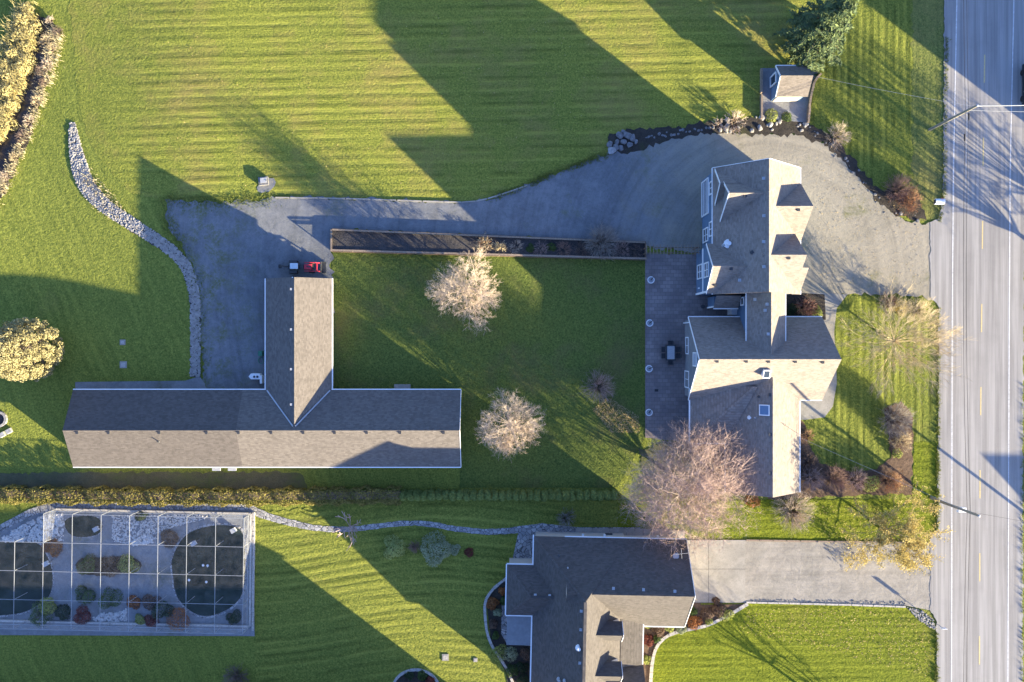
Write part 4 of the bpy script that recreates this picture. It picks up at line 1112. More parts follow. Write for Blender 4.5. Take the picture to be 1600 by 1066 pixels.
# ------------------------------------------------------------------ trees
bare_tree('rounded bare tree with cream twigs in the courtyard just south of the raised bed', 731, 456, 6.4, 4.2, 'twig_cream', 3, 'bare trees in the courtyard', limbs=30, kids_n=(0, 8, 7, 5), spread=.9, rmin=.0075, twig='twig_cream', ratio=.5, low=.0)
bare_tree('rounded bare tree with cream twigs off the east end of the barn', 796, 660, 6.2, 3.8, 'twig_cream', 14, 'bare trees in the courtyard', limbs=30, kids_n=(0, 8, 7, 5), spread=.9, rmin=.0075, twig='twig_cream', ratio=.5, low=.0)
bare_tree('widest bare tree, pinkish drooping twigs, beside the hip roof at the hedge end', 1055, 747, 8.8, 8.7, 'twig_pink', 5, None, trunk=.24, limbs=30, kids_n=(0, 16, 9, 6), spread=.98, rmin=.0044, lr=.25, droop=.16, low=.3, high=1.25, stem=.10, twig='twig_cream', ratio=.5)
bare_tree('open bare tree with straw coloured twigs on the front lawn by the road', 1389, 533, 5.4, 5.9, 'twig_straw', 6, None, trunk=.12, limbs=60, kids_n=(0, 5, 5, 4), spread=.42, rmin=.0085, lr=.25, low=.0, high=1.1, twig='twig_straw', ratio=.55)
bare_tree('tree keeping its last yellow leaves at the mouth of the gravel driveway', 1376, 826, 5.2, 5.2, 'twig_dark', 8, None, trunk=.13, limbs=22, kids_n=(0, 5, 4, 3), spread=.6, rmin=.010, low=.0, twig='bark', leaves='leaf_yellow', nl=13000, leaf=.16)
bare_tree('small low tree of thick pinkish bare stems standing in the winding stone path', 548, 822, 2.6, 2.1, 'twig_pink', 9, None, trunk=.07, limbs=9, kids_n=(0, 3, 2, 2), spread=.5, rmin=.042, low=.15, high=1.0, stem=.15, twig='twig_pink', levels=3)
conifer('dark green conifer standing over the garden shed at the top of the field', 1258, 72, 14.0, 3.5, 'leaf_conifer', 21, whorls=32, spray=58, dens=1.05)
cypress('broad yellow green cypress with clumpy foliage at the left edge of the picture', 66, 547, 8.5, 3.2, 'leaf_cypress', 22, 420, 70)
# trees and houses past the frame whose shade lies across the picture
bare_tree('tall bare tree on the far side of the road', 1700, 448, 9.5, 5.2, 'twig_grey', 31, None, trunk=.26, limbs=20, kids_n=(0, 6, 5, 3), rmin=.012, lr=.4)
bare_tree('younger bare tree beyond the road, next to the tall one', 1740, 392, 9.0, 4.6, 'twig_grey', 32, None, trunk=.24, limbs=18, kids_n=(0, 6, 5, 3), rmin=.012, lr=.4)
bare_tree('bare tree below the lower lawn', 1310, 1118, 9.0, 3.6, 'twig_grey', 33, None, trunk=.16, limbs=9, kids_n=(0, 4, 3, 3), rmin=.015, lr=.5)
bare_tree('slender bare tree south of the lower lawn', 1400, 1165, 8.0, 3.0, 'twig_grey', 34, None, trunk=.14, limbs=8, kids_n=(0, 4, 3, 3), rmin=.015, lr=.5)
nb = House('neighbour_barn', 'long tall neighbouring barn south of the aviary, nearer the bungalow', 'barn', 560, 1140, 'shingle_taupe', 'cream_siding')
nb.gable(352, 757, 1104, 1178, 5.5, 8.0, 'x', over=.3)
nb2 = House('neighbour_barn', 'long tall neighbouring barn south of the aviary, further west', 'barn', 140, 1140, 'shingle_taupe', 'cream_siding')
nb2.gable(-70, 345, 1104, 1178, 5.5, 8.0, 'x', over=.3)
nh = House('neighbour_house', 'tall neighbouring house across the road to the north east', 'house', 1850, 200, 'shingle_taupe', 'cream_siding')
nh.gable(1752, 1950, 60, 312, 7.0, 9.5, 'y', over=.3)
nh2 = House('neighbour_cottage', 'gabled neighbouring cottage across the road to the south east', 'house', 1960, 965, 'shingle_taupe', 'cream_siding')
nh2.gable(1872, 2050, 900, 1030, 2.8, 6.0, 'x', over=.3)

# ------------------------------------------------------------------ hedges
hedge_box('long loose laurel hedge of yellowish leaves between the barn and the aviary', [(-70, 769), (110, 772), (250, 774), (400, 774), (520, 773), (628, 772)], 1.55, 1.5, 'leaf_hedge', 51, 'laurel_hedge', 120, .19, None, .16)
n0 = None
for i in range(31):
    x = 632 + i * 10.9; y = 772.5 + random.uniform(-.8, .8)
    if n0 is None:
        n0 = leaf_shrub('clipped green cedar in the close row between the laurel hedge and the large bare tree', x, y, 0.62, 1.7, 'leaf_cedar', 52, 900, 'cedar_shrub', 'cedar', 'clipped cedars in a row', .21, .85, .12)
    else:
        c = copy_tree(n0); c.location = G(x, y); c.rotation_euler.z = random.uniform(0, 6); c.scale = (random.uniform(.9, 1.1), random.uniform(.9, 1.1), random.uniform(.88, 1.12))

# ------------------------------------------------------------------ shrubs
S, L = twig_shrub, leaf_shrub
S('straw coloured dry shrub at the sunlit gap of the raised bed', 757, 382, .95, 1.1, 'twig_orange', 61, 80, leaves='reed_pale', nl=300)
S('small straw shrub touching the raised bed fence, right of its taller twin', 782, 386, .7, .8, 'twig_straw', 62, 60, leaves='reed_pale', nl=200)
S('low brownish shrub third along the raised bed', 806, 386, .85, .9, 'twig_cream', 63, 70)
L('small bright green shrub in the middle of the raised bed', 828, 388, .55, .6, 'leaf_green', 64, 300)
S('pinkish grey twiggy shrub between two green ones in the raised bed', 845, 389, .9, .9, 'twig_pink', 65, 80)
L('narrow green shrub near the centre of the raised bed', 861, 388, .6, .7, 'leaf_green', 66, 350)
S('reddish brown twiggy shrub in the shaded part of the raised bed', 880, 391, 1.0, 1.0, 'twig_red', 67, 90)
S('dark brown shrub left of the large grey one in the raised bed', 908, 390, 1.0, 1.0, 'twig_dark', 68, 90)
S('largest grey twiggy shrub rising over the edge of the raised bed', 938, 381, 2.0, 2.6, 'twig_grey', 69, 240, thick=.016)
S('dark red brown shrub right of the large grey one in the raised bed', 970, 390, 1.05, 1.1, 'twig_pink', 70, 100)
S('dark low shrub at the patio end of the raised bed', 993, 393, .85, .8, 'twig_dark', 71, 80)
S('thin reddish shrub alone on the courtyard lawn near the patio', 934, 604, 1.9, 1.9, 'twig_pink', 72, 230, thick=.010)
L('dark green shrub in the entry bed beside the link wall', 1236, 487, .8, 1.0, 'leaf_dark', 73, 500)
S('reddish brown shrub filling the centre of the entry bed', 1256, 480, 1.2, 1.5, 'twig_red', 74, 150, leaves='leaf_red', nl=300)
L('yellow green shrub at the outer end of the entry bed', 1277, 487, .7, .8, 'leaf_lime', 75, 420)
S('pale bare shrub with thick twigs on the rock bank left of the shed', 1146, 192, 1.4, 1.3, 'twig_cream', 76, 50, thick=.022)
S('small pale bare shrub furthest left on the rock bank', 1121, 195, .8, .8, 'twig_cream', 77, 30, thick=.02)
L('green and orange low shrub below the shed door', 1204, 181, .8, .6, 'leaf_lime', 78, 350)
L('small green shrub on the gravel below the shed', 1228, 184, .6, .6, 'leaf_green', 79, 280)
S('straw coloured spiky shrub on the bank right of the shed', 1306, 214, 1.5, 1.2, 'twig_cream', 80, 110)
S('wide brown shrub on the curve of the front drive', 1400, 298, 1.75, 1.5, 'twig_red', 81, 240)
S('orange twigged shrub overlapping the wide brown one near the mailbox', 1416, 313, 1.5, 1.4, 'twig_orange', 82, 200, leaves='leaf_rust', nl=350)
L('golden yellow shrub where the front lawn meets the gravel', 1404, 480, 1.0, 1.0, 'leaf_yellow', 83, 550)
S('dark bare shrub beside the golden one at the gravel edge', 1382, 473, 1.2, 1.2, 'twig_red', 84, 110)
S('thin grey green shrub between the golden shrub and the road', 1432, 484, 1.3, .8, 'twig_straw', 85, 110)
S('big silvery grey shrub at the bend of the front garden bed', 1394, 655, 2.0, 2.2, 'twig_grey', 86, 260)
S('straw coloured shrub just below the silvery grey one', 1404, 690, 1.3, 1.1, 'twig_straw', 87, 130)
L('small pale yellow shrub low in the front garden bed', 1400, 708, .6, .6, 'leaf_lime', 88, 220)
S('orange brown shrub at the road corner of the garden bed', 1386, 750, 1.5, 1.4, 'twig_orange', 89, 190, leaves='leaf_rust', nl=250)
L('green and straw shrub in the middle of the lower garden bed', 1358, 753, 1.1, 1.0, 'leaf_lime', 90, 450)
S('brown twiggy shrub on the lower garden bed left of the green one', 1336, 748, 1.3, 1.3, 'twig_pink', 91, 150)
S('dark reddish shrub in the lower garden bed nearer the house', 1300, 747, 1.6, 1.8, 'twig_red', 92, 190)
S('purplish grey shrub against the south wing wall', 1266, 748, 1.5, 1.5, 'twig_pink', 93, 170)
S('dark shrub against the south wing wall above the purplish one', 1262, 722, 1.2, 1.2, 'twig_dark', 94, 120)
S('dry orange brown ground shrub under the south wing eave', 1260, 680, .8, .7, 'twig_orange', 95, 90)
S('wide sand coloured shrub on the grass below the south wing', 1236, 796, 2.4, 1.7, 'twig_cream', 96, 280, thick=.011)
L('low golden shrub at the edge of the large bare tree', 1176, 780, .9, .6, 'leaf_rust', 97, 350)
L('yellow green shrub left in the round planting on the south lawn', 615, 855, 1.3, 1.1, 'leaf_pale', 98, 1100)
S('dark red shrub between the two largest of the south lawn planting', 648, 853, .75, .7, 'twig_red', 99, 90)
L('silvery green shrub, largest of the south lawn planting', 682, 858, 1.85, 1.5, 'leaf_grey', 100, 1700)
L('small green mound right of the silvery shrub on the south lawn', 712, 858, .65, .6, 'leaf_grey', 101, 300)
L('small dark red mound at the right end of the south lawn planting', 733, 863, .55, .5, 'leaf_red', 102, 250)
S('grey twiggy shrub at the north corner of the bungalow terrace', 884, 808, 1.1, 1.0, 'twig_grey', 103, 100)
S('dark shrub in front of the bungalow bedrooms, bottom edge of the lawn', 372, 1056, 1.5, 1.2, 'twig_dark', 104, 140)
for i, (x, y) in enumerate(((46, 16), (40, 34), (50, 48), (32, 58), (44, 76), (26, 88), (38, 108), (18, 118), (30, 136), (12, 146), (22, 166), (4, 178), (12, 198), (-4, 214), (44, 100), (14, 96))):
    L('bushy yellow shrub in the thicket on the west ditch bank', x, y, .8 + .5 * ((i * 7) % 5) / 4, .9 + .5 * ((i * 3) % 4) / 3, 'reed_yellow', 200 + i, 420, group='yellow shrubs on the ditch bank', leaf=.2)
for i, (x, y) in enumerate(((80, 34), (92, 50), (84, 78), (76, 104), (70, 130), (60, 158), (48, 190), (38, 214), (24, 246), (10, 276), (66, 112), (74, 66))):
    S('pale dry clump on the east ditch bank', x, y, .6 + .3 * ((i * 5) % 4) / 3, .7, ('twig_cream', 'twig_dark', 'twig_straw')[i % 3], 220 + i, 60, group='dry clumps on the ditch bank')
# bungalow west bed
for i, (x, y, r_, h_, m, lab) in enumerate(((786, 923, .5, .5, 'leaf_rust', 'orange shrub at the top of the bungalow west bed'), (770, 942, .75, .7, 'leaf_rust', 'rust brown mound at the bulge of the bungalow west bed'), (788, 938, .5, .5, 'leaf_green', 'small green shrub beside the rust brown mound'),
        (778, 957, .5, .45, 'leaf_grey', 'grey green shrub left of the terrace paving'), (770, 975, .55, .5, 'leaf_brown', 'brown shrub half way down the bungalow west bed'), (773, 992, .5, .5, 'leaf_green', 'green shrub just above the large green mound'),
        (780, 1018, 1.0, .9, 'leaf_lime', 'large light green mound at the kink of the west bed'), (797, 1021, .85, .8, 'leaf_grey', 'grey green mound right of the large light green one'), (800, 1047, .75, .7, 'leaf_green', 'green shrub lower in the west bed'), (816, 1040, .7, .6, 'leaf_dark', 'dark green shrub near the bungalow wall'), (824, 1020, .8, .6, 'leaf_brown', 'brown shrub against the bungalow wall'), (815, 1060, .8, .7, 'leaf_dark', 'dark shrub at the bottom of the west bed'))):
    L(lab, x, y, r_, h_, m, 110 + i, 420)
# bungalow east bed
for i, (x, y, r_, h_, m, lab) in enumerate(((1134, 958, .85, .85, 'leaf_lime', 'clipped round golden shrub at the kerb end of the flower bed'), (1122, 952, .8, .9, 'leaf_brown', 'bronze mound beside the clipped golden shrub'), (1105, 958, .8, .6, 'leaf_brown', 'purple brown mound in the middle of the flower bed'), (1085, 972, .85, .7, 'leaf_rust', 'bright orange shrub in the flower bed'),
        (1107, 970, .45, .45, 'leaf_lime', 'small lime shrub right of the orange one'), (1082, 955, .5, .5, 'leaf_green', 'green shrub at the porch corner of the flower bed'), (1044, 977, .75, .7, 'leaf_lime', 'pale green shrub by the garage wall'), (1012, 973, .6, .7, 'leaf_lime', 'light green shrub in the inner corner of the porch'), (1028, 985, .8, .6, 'leaf_brown', 'brown shrub between the two pale green ones'),
        (1064, 982, .6, .5, 'leaf_grey', 'grey green shrub left of the orange one'), (1012, 1000, .7, .6, 'leaf_red', 'reddish shrub beside the porch posts'), (1026, 999, .5, .4, 'leaf_green', 'small green shrub at the curve of the kerb'), (1010, 1030, .5, .5, 'leaf_lime', 'narrow green shrub below the porch'), (1118, 940, .5, .4, 'leaf_brown', 'small brown shrub against the concrete slab'))):
    L(lab, x, y, r_, h_, m, 130 + i, 420)
for i, (x, y, r_, m, lab) in enumerate(((640, 1056, .6, 'leaf_dark', 'dark plant inside the round kerbed bed'), (660, 1054, .6, 'leaf_green', 'green plant inside the round kerbed bed'), (672, 1062, .5, 'leaf_red', 'reddish plant at the right of the round kerbed bed'))):
    L(lab, x, y, r_, .6, m, 150 + i, 300)
# planting inside the aviary
for i, (x, y, r_, h_, m, lab) in enumerate(((136, 926, 1.15, 1.2, 'leaf_green', 'round green shrub below the left end of the planter island'), (175, 935, 1.25, 1.4, 'leaf_green', 'larger round green shrub below the middle of the planter island'), (130, 960, 1.0, 1.0, 'leaf_red', 'dark red shrub in the aviary front planting'), (66, 957, 1.4, 1.6, 'leaf_green', 'wide green shrub at the front end of the left pond'), (78, 945, 1.0, 1.3, 'leaf_lime', 'olive shrub behind the wide green one'),
        (100, 957, .9, .8, 'leaf_dark', 'dark shrub left of the dark red one'), (211, 940, .8, .8, 'leaf_rust', 'orange brown shrub right of the white front rocks'), (238, 938, 1.0, .9, 'leaf_brown', 'brown green shrub right of the orange brown one'), (238, 968, .8, .7, 'leaf_red', 'wine red shrub at the front wall of the aviary'), (222, 966, .7, .6, 'leaf_lime', 'small lime shrub beside the wine red one'), (258, 952, 1.25, 1.5, 'leaf_dark', 'dark green shrub at the lower left of the right pond'),
        (282, 964, 1.35, 1.5, 'leaf_rust', 'big copper shrub at the foot of the right pond'), (366, 962, .8, 1.2, 'leaf_dark', 'dark conifer shrub in the front right aviary corner'), (140, 884, 1.3, .9, 'leaf_green', 'green planting on the left of the planter island'), (172, 884, 1.2, .8, 'leaf_brown', 'brown planting in the middle of the planter island'), (202, 882, 1.2, .9, 'leaf_lime', 'olive planting on the right of the planter island'),
        (268, 840, 1.1, .7, 'leaf_brown', 'spreading brown plant at the upper left of the right pond'), (82, 855, 1.1, .5, 'leaf_rust', 'rusty low planting between the two left ponds'), (222, 806, .7, .5, 'leaf_dark', 'dark plant among pebbles at the aviary back wall'))):
    L(lab, x, y, r_, h_, m, 160 + i, 800)

# ------------------------------------------------------------------ aviary frame
AV = thing('aviary', 'netted aviary of white posts and beams over the two large ponds', 'aviary', G(68, 803), None, 0)
HA = 2.55
def av(px, py, h=HA): return P(px, py, h)
vx = [-67, -22, 23, 68, 113, 158, 202.5, 247, 292, 337, 381]
def vy(x, j): return [803, 848, 893, 938, 984][j] + (x - 68) * .0225
for i, x in enumerate(vx):
    j0 = 1 if x < 68 else 0
    MB().bar(av(x, vy(x, j0)), av(x - 2, vy(x, 4)), .045).build('beam', 'alu_frame', AV)
    for j in range(j0, 5):
        edge = j in (j0, 4) or i in (0, 10) or (x == 68 and j <= 1)
        if edge or i >= 6 or x < 60: MB().bar(av(x - .5 * j, vy(x, j), HA - .04), Vector((*av(x - .5 * j, vy(x, j)).xy, 0)), .06).build('post', 'alu_frame', AV)
for j in range(5):
    xs = vx if j else vx[3:]
    MB().bar(av(xs[0], vy(xs[0], j), HA + .01), av(xs[-1] - .5 * j, vy(xs[-1], j), HA + .01), .042).build('beam', 'alu_frame', AV)
top = MB()
top.quad(av(68, vy(68, 0), HA + .03), av(68, vy(68, 4), HA + .03), av(379, vy(379, 4), HA + .03), av(381, vy(381, 0), HA + .03))
top.quad(av(-67, vy(-67, 1), HA + .03), av(-69, vy(-69, 4), HA + .03), av(68, vy(68, 4), HA + .031), av(68, vy(68, 1), HA + .03)); top.build('roof_net', 'netting', AV)
def side(a, b):
    q = MB(); q.quad(a, b, Vector((*b.xy, .12)), Vector((*a.xy, .12))); q.build('wall_net', 'netting_side', AV)
side(av(68, vy(68, 0)), av(381, vy(381, 0))); side(av(381.5, vy(381, 0)), av(379.5, vy(379, 4))); side(av(-67, vy(-67, 4) + .3), av(379, vy(379, 4) + .3)); side(av(-67, vy(-67, 1) - .3), av(68, vy(68, 1) - .3)); side(av(67.6, vy(68, 0)), av(67.6, vy(68, 1)))
for a, b in (((381.5, vy(381, 0)), (379.5, vy(379, 4))), ((-67, vy(-67, 4)), (379, vy(379, 4))), ((68, vy(68, 0)), (381, vy(381, 0)))):
    A, B = av(*a), av(*b); MB().bar(Vector((*A.xy, 1.2)), Vector((*B.xy, 1.2)), .05).build('rail', 'alu_frame', AV); MB().bar(Vector((*A.xy, .1)), Vector((*B.xy, .1)), .22, .3).build('base_wall', 'kerb_stone', AV)
kerb('bed_kerb', [(397, 800), (397, 860), (396, 920), (395.5, 985)], 3.5, .22, 'kerb_stone', 0, seg=.5)
for x, y in ((318, 883), (325, 883.5), (296, 906), (323, 909)):
    d = thing('duck', 'small white bird afloat on the dark right pond', 'bird', (*G(x, y).xy, .06), 'white birds on the pond')
    b = MB(); c = Vector(ORG[d.name]); b.lathe(c, [(.05, -.02), (.13, .02), (.15, .07), (.10, .14), (.03, .16)], 8); b.build('body', 'white_paint', d); MB().lathe(c + Vector((.12, .05, .12)), [(.03, 0), (.05, .05), (.03, .11)], 6).build('head', 'white_paint', d)
for x, y, lab in ((366, 828, 'white pump box on the top right rim of the right pond'), (304, 848, 'pale feeder box at the upper left of the right pond'), (74, 880, 'small pale box on the right rim of the left pond'), (152, 826, 'pale box at the corner of the small upper pond')):
    t = thing('pump_box', lab, 'box', G(x, y)); c = Vector(ORG[t.name]); MB().box(c + Vector((0, 0, .2)), (.55, .45, .36), .5).build('housing', 'white_paint', t); MB().box(c + Vector((0, 0, .41)), (.6, .5, .06), .5).build('lid', 'grey_metal', t); MB().tube(c + Vector((.2, .1, .2)), c + Vector((.6, .4, .05)), .04).build('pipe', 'dark_metal', t)

# ------------------------------------------------------------------ raised bed edging, fence, pergola
rb = thing('raised_bed', 'timber edging of the long raised bed between gravel yard and courtyard', 'edging', G(519, 359))
def board_run(par, a, b, h, th, n, mat, nm, z0=None):
    A, B = G(*a), G(*b)
    for i in range(n):
        p, q = A + (B - A) * ((i + .006) / n), A + (B - A) * ((i + .994) / n); z = random.uniform(-.012, .012)
        MB().bar(p + Vector((0, 0, h / 2 + z)), q + Vector((0, 0, h / 2 + z)), th, h).build(nm, mat, par)
board_run(rb, (519, 359), (1008, 379), .5, .13, 15, 'dark_timber', 'side_board'); board_run(rb, (518.5, 360), (518.5, 392), .5, .13, 1, 'dark_timber', 'side_board')
board_run(rb, (1007.5, 380), (1007.5, 404), .5, .13, 1, 'dark_timber', 'side_board')
for i in range(15):
    A, B = P(519, 358.9, .56), P(1008, 378.9, .56); p, q = A + (B - A) * ((i + .008) / 15), A + (B - A) * ((i + .992) / 15)
    MB().bar(p, q, .19, .05).build('cap_board', 'timber', rb)
MB().bar(P(517.6, 359, .56), P(517.6, 391, .56), .19, .05).build('cap_board', 'timber', rb)
fn = thing('rail_fence', 'low wooden fence with broad cap rail along the courtyard side of the raised bed', 'fence', G(520, 393))
A, B = G(520, 393), G(1008, 406); nb = 15
for i in range(nb + 1):
    p = A + (B - A) * (i / nb); MB().box(p + Vector((0, 0, .62)), (.10, .10, 1.24)).build('post', 'timber', fn)
    if i < nb:
        q = A + (B - A) * ((i + 1) / nb); d = (q - p) * .006
        MB().bar(p + d + Vector((0, 0, 1.28 + random.uniform(-.01, .01))), q - d + Vector((0, 0, 1.28)), .21, .045).build('cap_rail', 'timber', fn)
        for z, hh in ((.25, .4),): MB().bar(p + d + Vector((0, -.07, z)), q - d + Vector((0, -.07, z)), .03, hh).build('lower_board', 'dark_timber', fn)
        MB().bar(p + d + Vector((0, -.0, 1.12)), q - d + Vector((0, 0, 1.12)), .04, .14).build('rail', 'dark_timber', fn)
pg = thing('pergola', 'narrow wooden pergola with many short rafters between raised bed and house', 'pergola', G(1050, 392))
hp_ = 2.3
for y in (386.5, 394.5): MB().bar(P(1008, y, hp_), P(1094, y + .8, hp_), .06, .15).build('beam', 'dark_timber', pg)
for i in range(16):
    x = 1010.5 + i * 5.4; MB().bar(P(x, 382.3, hp_ + .12), P(x, 397.6, hp_ + .12), .06, .11).build('rafter', 'timber', pg)
for x in (1010, 1051, 1090):
    for y in (386.5, 394.5): g = P(x, y, hp_); MB().bar(Vector((g.x, g.y, 0)), g - Vector((0, 0, .08)), .1).build('post', 'dark_timber', pg)
for a, b in (((1188.5, 108), (1188.5, 188)),): kerb('timber_wall', [a, b], 2.5, .5, 'timber', 0, seg=2.0, label='low timber retaining wall on the left of the shed pad', cat='wall')
kerb('timber_wall', [(1281, 117), (1272, 126), (1267, 140), (1264, 158), (1262, 176), (1261, 193)], 3, .55, 'timber', 1, seg=2.0, label='curved low timber retaining wall on the right of the shed pad', cat='wall')

# ------------------------------------------------------------------ patio things
for (x, y, rz), lab in zip(((1016, 438, .5), (1014, 505, .3), (1013, 576, .0), (1013, 644, .6)), ('nearest the pergola', 'second from the pergola', 'third from the pergola', 'furthest from the pergola')):
    t = thing('patio_planter', 'white round bowl planter with dark stub on the patio edge, ' + lab, 'planter', G(x, y), 'white round planters along the patio', rz)
    c = Vector(ORG[t.name]); c.z = .07
    MB().lathe(c, [(.24, 0), (.30, .25), (.40, .42), (.40, .46), (.33, .46), (.31, .40)], 22).build('bowl', 'white_paint', t)
    MB().lathe(c, [(.30, .35), (.30, .43)], 18).build('filling', 'alu_frame', t)
    MB().tube(c + Vector((-.03, -.02, .42)), c + Vector((.34, .16, .75)), .07, .035).build('stub', 'dark_metal', t)
pt = thing('patio_table', 'dark rectangular table on the patio between the round planters and house', 'table', (*G(1046, 551).xy, .07))
c = Vector(ORG[pt.name])
MB().box(c + Vector((0, 0, .73)), (1.05, 1.75, .05)).build('tabletop', 'dark_metal', pt)
MB().box(c + Vector((0, 0, .765)), (.8, 1.45, .02)).build('inset_panel', 'grey_metal', pt)
for i in (-1, 1):
    for j in (-1, 1): MB().bar(c + Vector((i * .42, j * .75, 0)), c + Vector((i * .42, j * .75, .7)), .06).build('leg', 'dark_metal', pt)
ch0 = None
for i, (x, y, rz, lab) in enumerate(((1046, 536.5, 0, 'dark patio chair at the upper end of the table'), (1046, 566, math.pi, 'dark patio chair at the lower end of the table'), (1035, 546, math.pi / 2, 'dark patio chair on the left of the table, upper one'), (1035, 556, math.pi / 2, 'dark patio chair on the left of the table, lower one'), (1057.5, 546, -math.pi / 2, 'dark patio chair on the right of the table, upper one'), (1057.5, 556, -math.pi / 2, 'dark patio chair on the right of the table, lower one'))):
    if ch0 is None:
        ch0 = thing('patio_chair', lab, 'chair', (*G(x, y).xy, .07), 'patio chairs round the dark table'); c = Vector(ORG[ch0.name])
        MB().box(c + Vector((0, 0, .43)), (.5, .5, .05)).build('seat', 'dark_metal', ch0); MB().box(c + Vector((0, .25, .7)), (.5, .05, .5), rx=-.12).build('backrest', 'dark_metal', ch0)
        for sx in (-1, 1):
            MB().bar(c + Vector((sx * .27, -.22, .63)), c + Vector((sx * .27, .24, .65)), .05).build('armrest', 'dark_metal', ch0)
            for sy in (-1, 1): MB().bar(c + Vector((sx * .23, sy * .22, 0)), c + Vector((sx * .23, sy * .22, .42)), .035).build('leg', 'dark_metal', ch0)
    else:
        o = copy_tree(ch0); o.location = (*G(x, y).xy, .07); o.rotation_euler.z = rz; o['label'] = lab
for x, y, lab in ((1097, 479.5, 'dark round pot on the patio between the two house wings'),):
    t = thing('flower_pot', lab, 'pot', (*G(x, y).xy, .07)); c = Vector(ORG[t.name]); MB().lathe(c, [(.14, 0), (.22, .35), (.24, .38), (.2, .38)], 12).build('pot', 'dark_metal', t); MB().lathe(c, [(.18, .3), (.18, .34)], 10).build('soil', 'soil', t)
t = thing('drain_cover', 'small dark square drain cover in the patio paving', 'drain cover', (*G(1025.5, 610).xy, .07)); c = Vector(ORG[t.name]); MB().box(c + Vector((0, 0, .012)), (.42, .3, .03)).build('frame', 'dark_metal', t)
for k in range(4): MB().box(c + Vector((-.14 + .09 * k, 0, .032)), (.05, .22, .016)).build('slot', 'black_rubber', t)

# ------------------------------------------------------------------ tractor
tr = thing('tractor', 'compact red tractor with front loader and backhoe parked at the barn wing', 'tractor', (*G(480, 418.5).xy, .06)); c = Vector(ORG[tr.name])
def T(x, y, z): return c + Vector((x, y, z))
def wheel(x, y, r, wd):
    t = MB().lathe((0, 0, 0), [(r * .62, -wd / 2), (r * .93, -wd / 2), (r, -wd * .3), (r, wd * .3), (r * .93, wd / 2), (r * .62, wd / 2)], 18); R = Matrix.Rotation(math.pi / 2, 3, 'X')
    t.v = [tuple(R @ Vector(v) + T(x, y, r)) for v in t.v]; o = t.build('wheel', 'black_rubber', tr)
    h = MB().lathe((0, 0, 0), [(r * .6, -wd * .4), (r * .6, wd * .4)], 14); h.v = [tuple(R @ Vector(v) + T(x, y, r)) for v in h.v]; h.build('rim', 'red_paint', o)
for s in (-1, 1): wheel(-1.35, s * .56, .5, .3); wheel(.62, s * .48, .33, .22)
MB().box(T(-.35, 0, .62), (1.9, .42, .32)).build('chassis', 'dark_metal', tr)
h_ = MB().box(T(.38, 0, .98), (.92, .62, .42), taper=.9); h_.build('hood', 'red_paint', tr)
MB().box(T(.5, 0, 1.2), (.5, .1, .03)).build('hood_vent', 'dark_metal', tr)
MB().box(T(.85, 0, .9), (.06, .5, .4)).build('grille', 'black_rubber', tr)
MB().box(T(-.28, 0, .98), (.35, .5, .34)).build('dashboard', 'dark_metal', tr)
MB().box(T(-1.0, 0, .95), (.5, .5, .12)).build('seat', 'black_rubber', tr); MB().box(T(-1.22, 0, 1.2), (.1, .48, .42)).build('backrest', 'black_rubber', tr)
for s in (-1, 1): MB().box(T(-1.3, s * .56, 1.05), (.85, .3, .06)).build('fender', 'dark_metal', tr); MB().bar(T(-1.35, s * .34, .8), T(-1.25, s * .34, 1.98), .06).build('canopy_post', 'dark_metal', tr)
MB().box(T(-.92, 0, 2.02), (.86, .62, .07)).build('canopy', 'pale_canopy', tr)
for s in (-1, 1):
    a = MB(); a.bar(T(-.05, s * .47, 1.0), T(1.15, s * .47, .95), .09, .12); a.bar(T(1.13, s * .47, .97), T(1.62, s * .47, .38), .09, .12); a.build('loader_arm', 'red_paint', tr)
    MB().tube(T(.2, s * .47, .75), T(1.2, s * .47, .8), .03).build('cylinder_rod', 'grey_metal', tr)
MB().bar(T(1.3, -.47, .82), T(1.3, .47, .82), .12, .1).build('loader_crossbar', 'red_paint', tr)
bk = MB(); bk.quad(T(1.62, -.62, .08), T(1.62, .62, .08), T(1.62, .62, .5), T(1.62, -.62, .5)); bk.v = []; bk.f = []
bk.box(T(1.64, 0, .3), (.06, 1.25, .5)); bk.box(T(1.88, 0, .08), (.5, 1.25, .05)); bk.box(T(1.85, .62, .22), (.45, .04, .3)); bk.box(T(1.85, -.62, .22), (.45, .04, .3)); bk.build('bucket', 'dark_metal', tr)
MB().box(T(-1.72, 0, .7), (.3, .5, .5)).build('backhoe_frame', 'dark_metal', tr)
b = MB(); b.bar(T(-1.8, 0, .8), T(-2.35, .06, 1.5), .13, .16); b.bar(T(-2.3, .06, 1.5), T(-2.85, .1, .7), .11, .13); b.build('backhoe_arm', 'dark_metal', tr)
MB().box(T(-2.88, .1, .5), (.3, .4, .36), ry=.4).build('backhoe_bucket', 'dark_metal', tr)
for s in (-1, 1): MB().bar(T(-1.7, s * .25, .6), T(-1.75, s * .72, .12), .08).build('stabiliser', 'dark_metal', tr)

